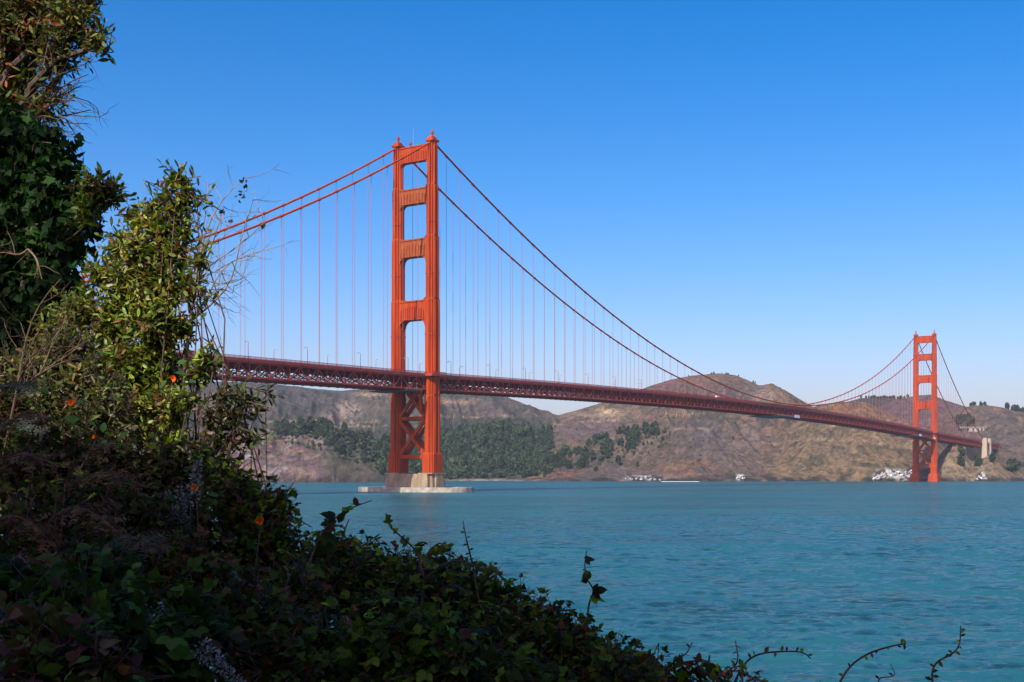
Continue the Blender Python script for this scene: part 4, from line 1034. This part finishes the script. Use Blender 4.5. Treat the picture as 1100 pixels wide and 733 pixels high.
shoot("orange brown runner creeping along the bottom edge right of the brambles", [(770, 728), (795, 722), (815, 730), (838, 736)], 4.0, 22, .016, lobed=False, cols=[(.30, .10, .05), (.22, .08, .05)])

# ferns
def fern(label, spec, cols, size=1.0):
    b = np.array([0, 0, 0.]); b = foot(spec[0][0], spec[0][2]); root = plant("fern", b, label, "fern")
    for (x0, y0, d, x1, y1) in spec:
        p0, p1 = at(x0, y0, d), at(x1, y1, d-.15); L_ = np.linalg.norm(p1-p0)
        t_ = np.linspace(0, 1, 24)[:, None]; C_ = p0+(p1-p0)*t_+np.array([0, 0, .22*L_])*np.sin(np.pi*t_)*(1-.3*t_)
        m = MB().tube(np.concatenate([wig(b, C_[0], 4, .03)[:-1], C_])-b, [.004]*3+list(np.linspace(.004, .001, 24)), 4)
        fo = Foliage(); side = unit(np.cross(p1-p0, np.array([0, -.5, 1])))
        for i in range(2, 24, 1):
            if rng.random() < .2: continue
            pl = (.7+.6*rng.random())*L_*.27*math.sin(math.pi*min(1, (1-i/24.5)*.75+.12))*size; ax = unit(C_[min(i+1, 23)]-C_[i-1])
            for sg in (-1, 1):
                d_ = unit(sg*side+.45*ax+np.array([0, 0, -.2])+.24*rng.normal(size=3)); s2 = np.cross(d_, np.cross(side, ax)); s2 = unit(s2)
                k = 7; q = C_[i]+d_*np.linspace(.06, 1, k)[:, None]*pl
                c = palette(k, cols, [1]*len(cols), .15)
                for s_ in (-1, 1):
                    fo.add(q-b, unit(np.tile(s_*s2+.5*d_, (k, 1))+.12*rng.normal(size=(k, 3))), np.cross(side, ax)+.2*rng.normal(size=(k, 3)), pl*.24*(1-.7*np.linspace(0, 1, k))*(.5+rng.random(k)), c)
        fr = fo.build("frond", T_SIMPLE, M_LEAF, root)
        m.build("stalk", M_CANE, root)
BROWN = [(.075, .042, .02), (.05, .028, .013), (.11, .066, .034)]
fern("withered brown fern with drooping fronds at the left edge", [(-10, 560, 4.2, 75, 610), (-20, 520, 4.3, 60, 500), (5, 600, 4.0, 50, 640), (-10, 480, 4.5, 50, 450)], BROWN)
fern("withered brown fern arching right in the shade at left", [(60, 540, 4.4, 150, 520), (50, 560, 4.2, 130, 575), (70, 520, 4.5, 120, 480)], BROWN)
fern("dark fern frond lying low above the pale flower spikes", [(90, 610, 3.9, 175, 590), (100, 600, 3.9, 150, 625)], [(.05, .06, .03), (.07, .05, .035)])
fern("grey green fern at the left edge below the dead twigs", [(-25, 440, 5.0, 40, 420), (-20, 470, 4.9, 45, 465)], [(.06, .075, .05), (.05, .06, .04)])
fern("small dark fern frond sticking out right among the centre brambles", [(455, 625, 4.3, 520, 612), (470, 640, 4.3, 505, 640)], [(.025, .05, .02), (.02, .04, .016)], .7)

# buddleia-like flower spikes
def spikes(label, spec, col):
    b = foot(spec[0][0], spec[0][2]); root = plant("flowering_shrub", b, label, "flowering shrub")
    for (x0, y0, d, x1, y1) in spec:
        p0, p1 = at(x0, y0, d), at(x1, y1, d-.05); L_ = np.linalg.norm(p1-p0); ax = unit(p1-p0)
        MB().tube(np.concatenate([wig(b, p0, 5, .04)[:-1], np.stack([p0, (p0+p1)/2, p1])])-b, [.004]*4+[.003, .0025, .001], 5).build("stalk", M_CANE, root)
        n = int(200+500*L_); t_ = rng.random(n); rad = L_*.17*(1-.75*t_); th = rng.random(n)*6.28
        s1 = unit(np.cross(ax, rng.normal(size=3))); s2 = np.cross(ax, s1); rd_ = s1*np.cos(th)[:, None]+s2*np.sin(th)[:, None]
        whorl = np.floor(t_*14)/14+.02*rng.random(n)
        fo = Foliage(); fo.add(p0+ax*(whorl*L_)[:, None]+rd_*(rad*rng.random(n)**.4)[:, None]-b, rd_+.4*rng.normal(size=(n, 3)), rng.normal(size=(n, 3)), L_*.055*(.7+.6*rng.random(n)), palette(n, col, [1]*len(col), .2))
        fo.build("flower_spike", T_SIMPLE, M_PETAL, root)
GREYL = [(.26, .25, .32), (.34, .33, .40), (.17, .15, .19)]
spikes("shrub with two pale grey lilac flower spikes drooping at the bottom left", [(165, 655, 3.3, 208, 698), (215, 695, 3.1, 262, 738), (148, 648, 3.3, 165, 672)], GREYL)
spikes("pale flower spikes cut by the left edge near the bottom", [(-6, 690, 3.2, 20, 686), (-4, 620, 3.5, 14, 668), (0, 640, 3.5, 12, 625)], GREYL)
spikes("lilac flower spikes by the orange flower left of the water", [(196, 570, 4.6, 192, 520), (205, 545, 4.6, 214, 492), (185, 560, 4.6, 180, 525)], [(.22, .20, .26), (.30, .28, .33), (.14, .11, .13)])
spikes("faded brown flower heads hanging in the shaded bramble left of centre", [(355, 640, 4.0, 360, 672), (372, 662, 3.9, 384, 690), (340, 660, 3.9, 345, 690)], [(.15, .14, .19), (.09, .08, .10)])

# orange flowers
def orange_flower(x, y, d, s, label, face=(0, -1, .35)):
    s *= .72; c = at(x, y, d); b = foot(x, d); root = plant("orange_flower", b, label, "flower")
    f_ = unit(np.array(face)+.2*rng.normal(size=3)); s1 = unit(np.cross(f_, np.array([0, 0, 1.]))); s2 = np.cross(s1, f_)
    MB().tube(wig(b, c-f_*.01, 7, .05)-b, [.003]*6+[.002], 5).build("stalk", M_CANE, root)
    fo = Foliage()
    for k in range(6):
        th = k*math.pi/3+.3*rng.random(); r_ = s1*math.cos(th)+s2*math.sin(th); g_ = .6+.6*rng.random()
        fo.add(c+r_*s*.05-b, r_+f_*g_, f_-r_*g_, s*.5, np.array((.80, .14+.10*rng.random(), .012)))
        fo.add(c+r_*s*.05-b, unit(r_+.8*np.cross(f_, r_))+f_*.8*g_, f_-r_*g_, s*.42, np.array((.70, .085, .01)))
    fo.build("petal", T_PETAL, M_PETAL, root)
    lf = Foliage()
    for k in range(5): lf.add(c-f_*.05+.06*rng.normal(size=3)-b, rng.normal(size=3), np.array([0, -.6, .8])+.4*rng.normal(size=3), .05, np.array((.04, .09, .02)))
    lf.build("foliage", T_OVAL, M_LEAF, root)
orange_flower(77, 434, 5.2, .05, "orange flower among low yellowish leaves at the far left")
orange_flower(186, 407, 5.7, .052, "bright orange flower against the sunlit tall shrub below the deck's left end")
orange_flower(210, 525, 4.4, .05, "orange flower beside the lilac spikes in the shaded thicket")
orange_flower(280, 560, 4.4, .055, "orange flower on the dark bramble heap nearest the water")
orange_flower(102, 470, 4.9, .03, "small orange flower low in the shaded leaves at left")

# trees behind the viewpoint that shade the thicket
def big_tree(x, y, label, blobs, n):
    b = np.array([x, y, float(gz(x, y))-.1]); r = plant("evergreen_tree", b, label, "tree", "evergreens behind the viewpoint")
    MB().tube(wig(b, np.array([x, y, blobs[0][0][2]]), 8, .02)-b, list(np.linspace(.32, .14, 8)), 9).build("trunk", M_BARK, r)
    leafy(r, blobs, n, 7, .30, T_OVAL, M_LEAF, DARKS[:3], [3, 3, 2], b+np.array([0, 0, 2.5]), twl=.7, main_r=.09, tw_r=.012, foliage_name="crown", stem_name="branch")
def B(x, y, z, r, rz=None): return (np.array([x, y, z], float), np.array([r, r, rz or r]))
big_tree(-3.2, -5.5, "bushy evergreen behind the viewpoint, middle of its row", [B(-3.2, -5.5, 19.5, 2.6, 3.8), B(-2.0, -5.3, 14.2, 2.4), B(-4.8, -5.6, 14.5, 2.4), B(-4.4, -5.2, 20.0, 2.0, 2.7), B(-5.5, -5.4, 19.8, 1.5, 2.8)], 1500)
big_tree(-7.0, -5.5, "bushy evergreen behind the viewpoint, next to the tallest", [B(-7.0, -5.5, 19.0, 2.3, 4.0), B(-6.2, -5.4, 14.5, 2.3, 3), B(-8.2, -5.4, 15.0, 2.3, 3)], 850)
big_tree(-9.6, -5.3, "tallest evergreen behind the viewpoint", [B(-9.3, -5.0, 25.6, 1.5, 2.6), B(-9.6, -5.2, 21, 2.0, 3.2), B(-10.0, -5.3, 16, 2.2, 3)], 800)
big_tree(1.0, -5.5, "bushy evergreen behind the viewpoint, right end of its row", [B(-.4, -5.5, 18.5, 2.6, 3.8), B(1.8, -5.5, 14, 2.5), B(-.6, -5.4, 14, 2.3, 2.8)], 1150)

# ------------------------------------------------------------------ air
if HAZE:
    mv = bpy.data.materials.new("haze"); mv.use_nodes = True; t = mv.node_tree; t.nodes.clear()
    out = t.nodes.new("ShaderNodeOutputMaterial"); pv = t.nodes.new("ShaderNodeVolumePrincipled")
    pv.inputs['Color'].default_value = (.72, .84, 1, 1); pv.inputs['Density'].default_value = HAZE; pv.inputs['Anisotropy'].default_value = .1
    t.links.new(pv.outputs[0], out.inputs['Volume'])
    o = MB().box(-7200, 7200, -300, 7200, -9, 420).build("haze", mv); tag(o, kind='stuff')
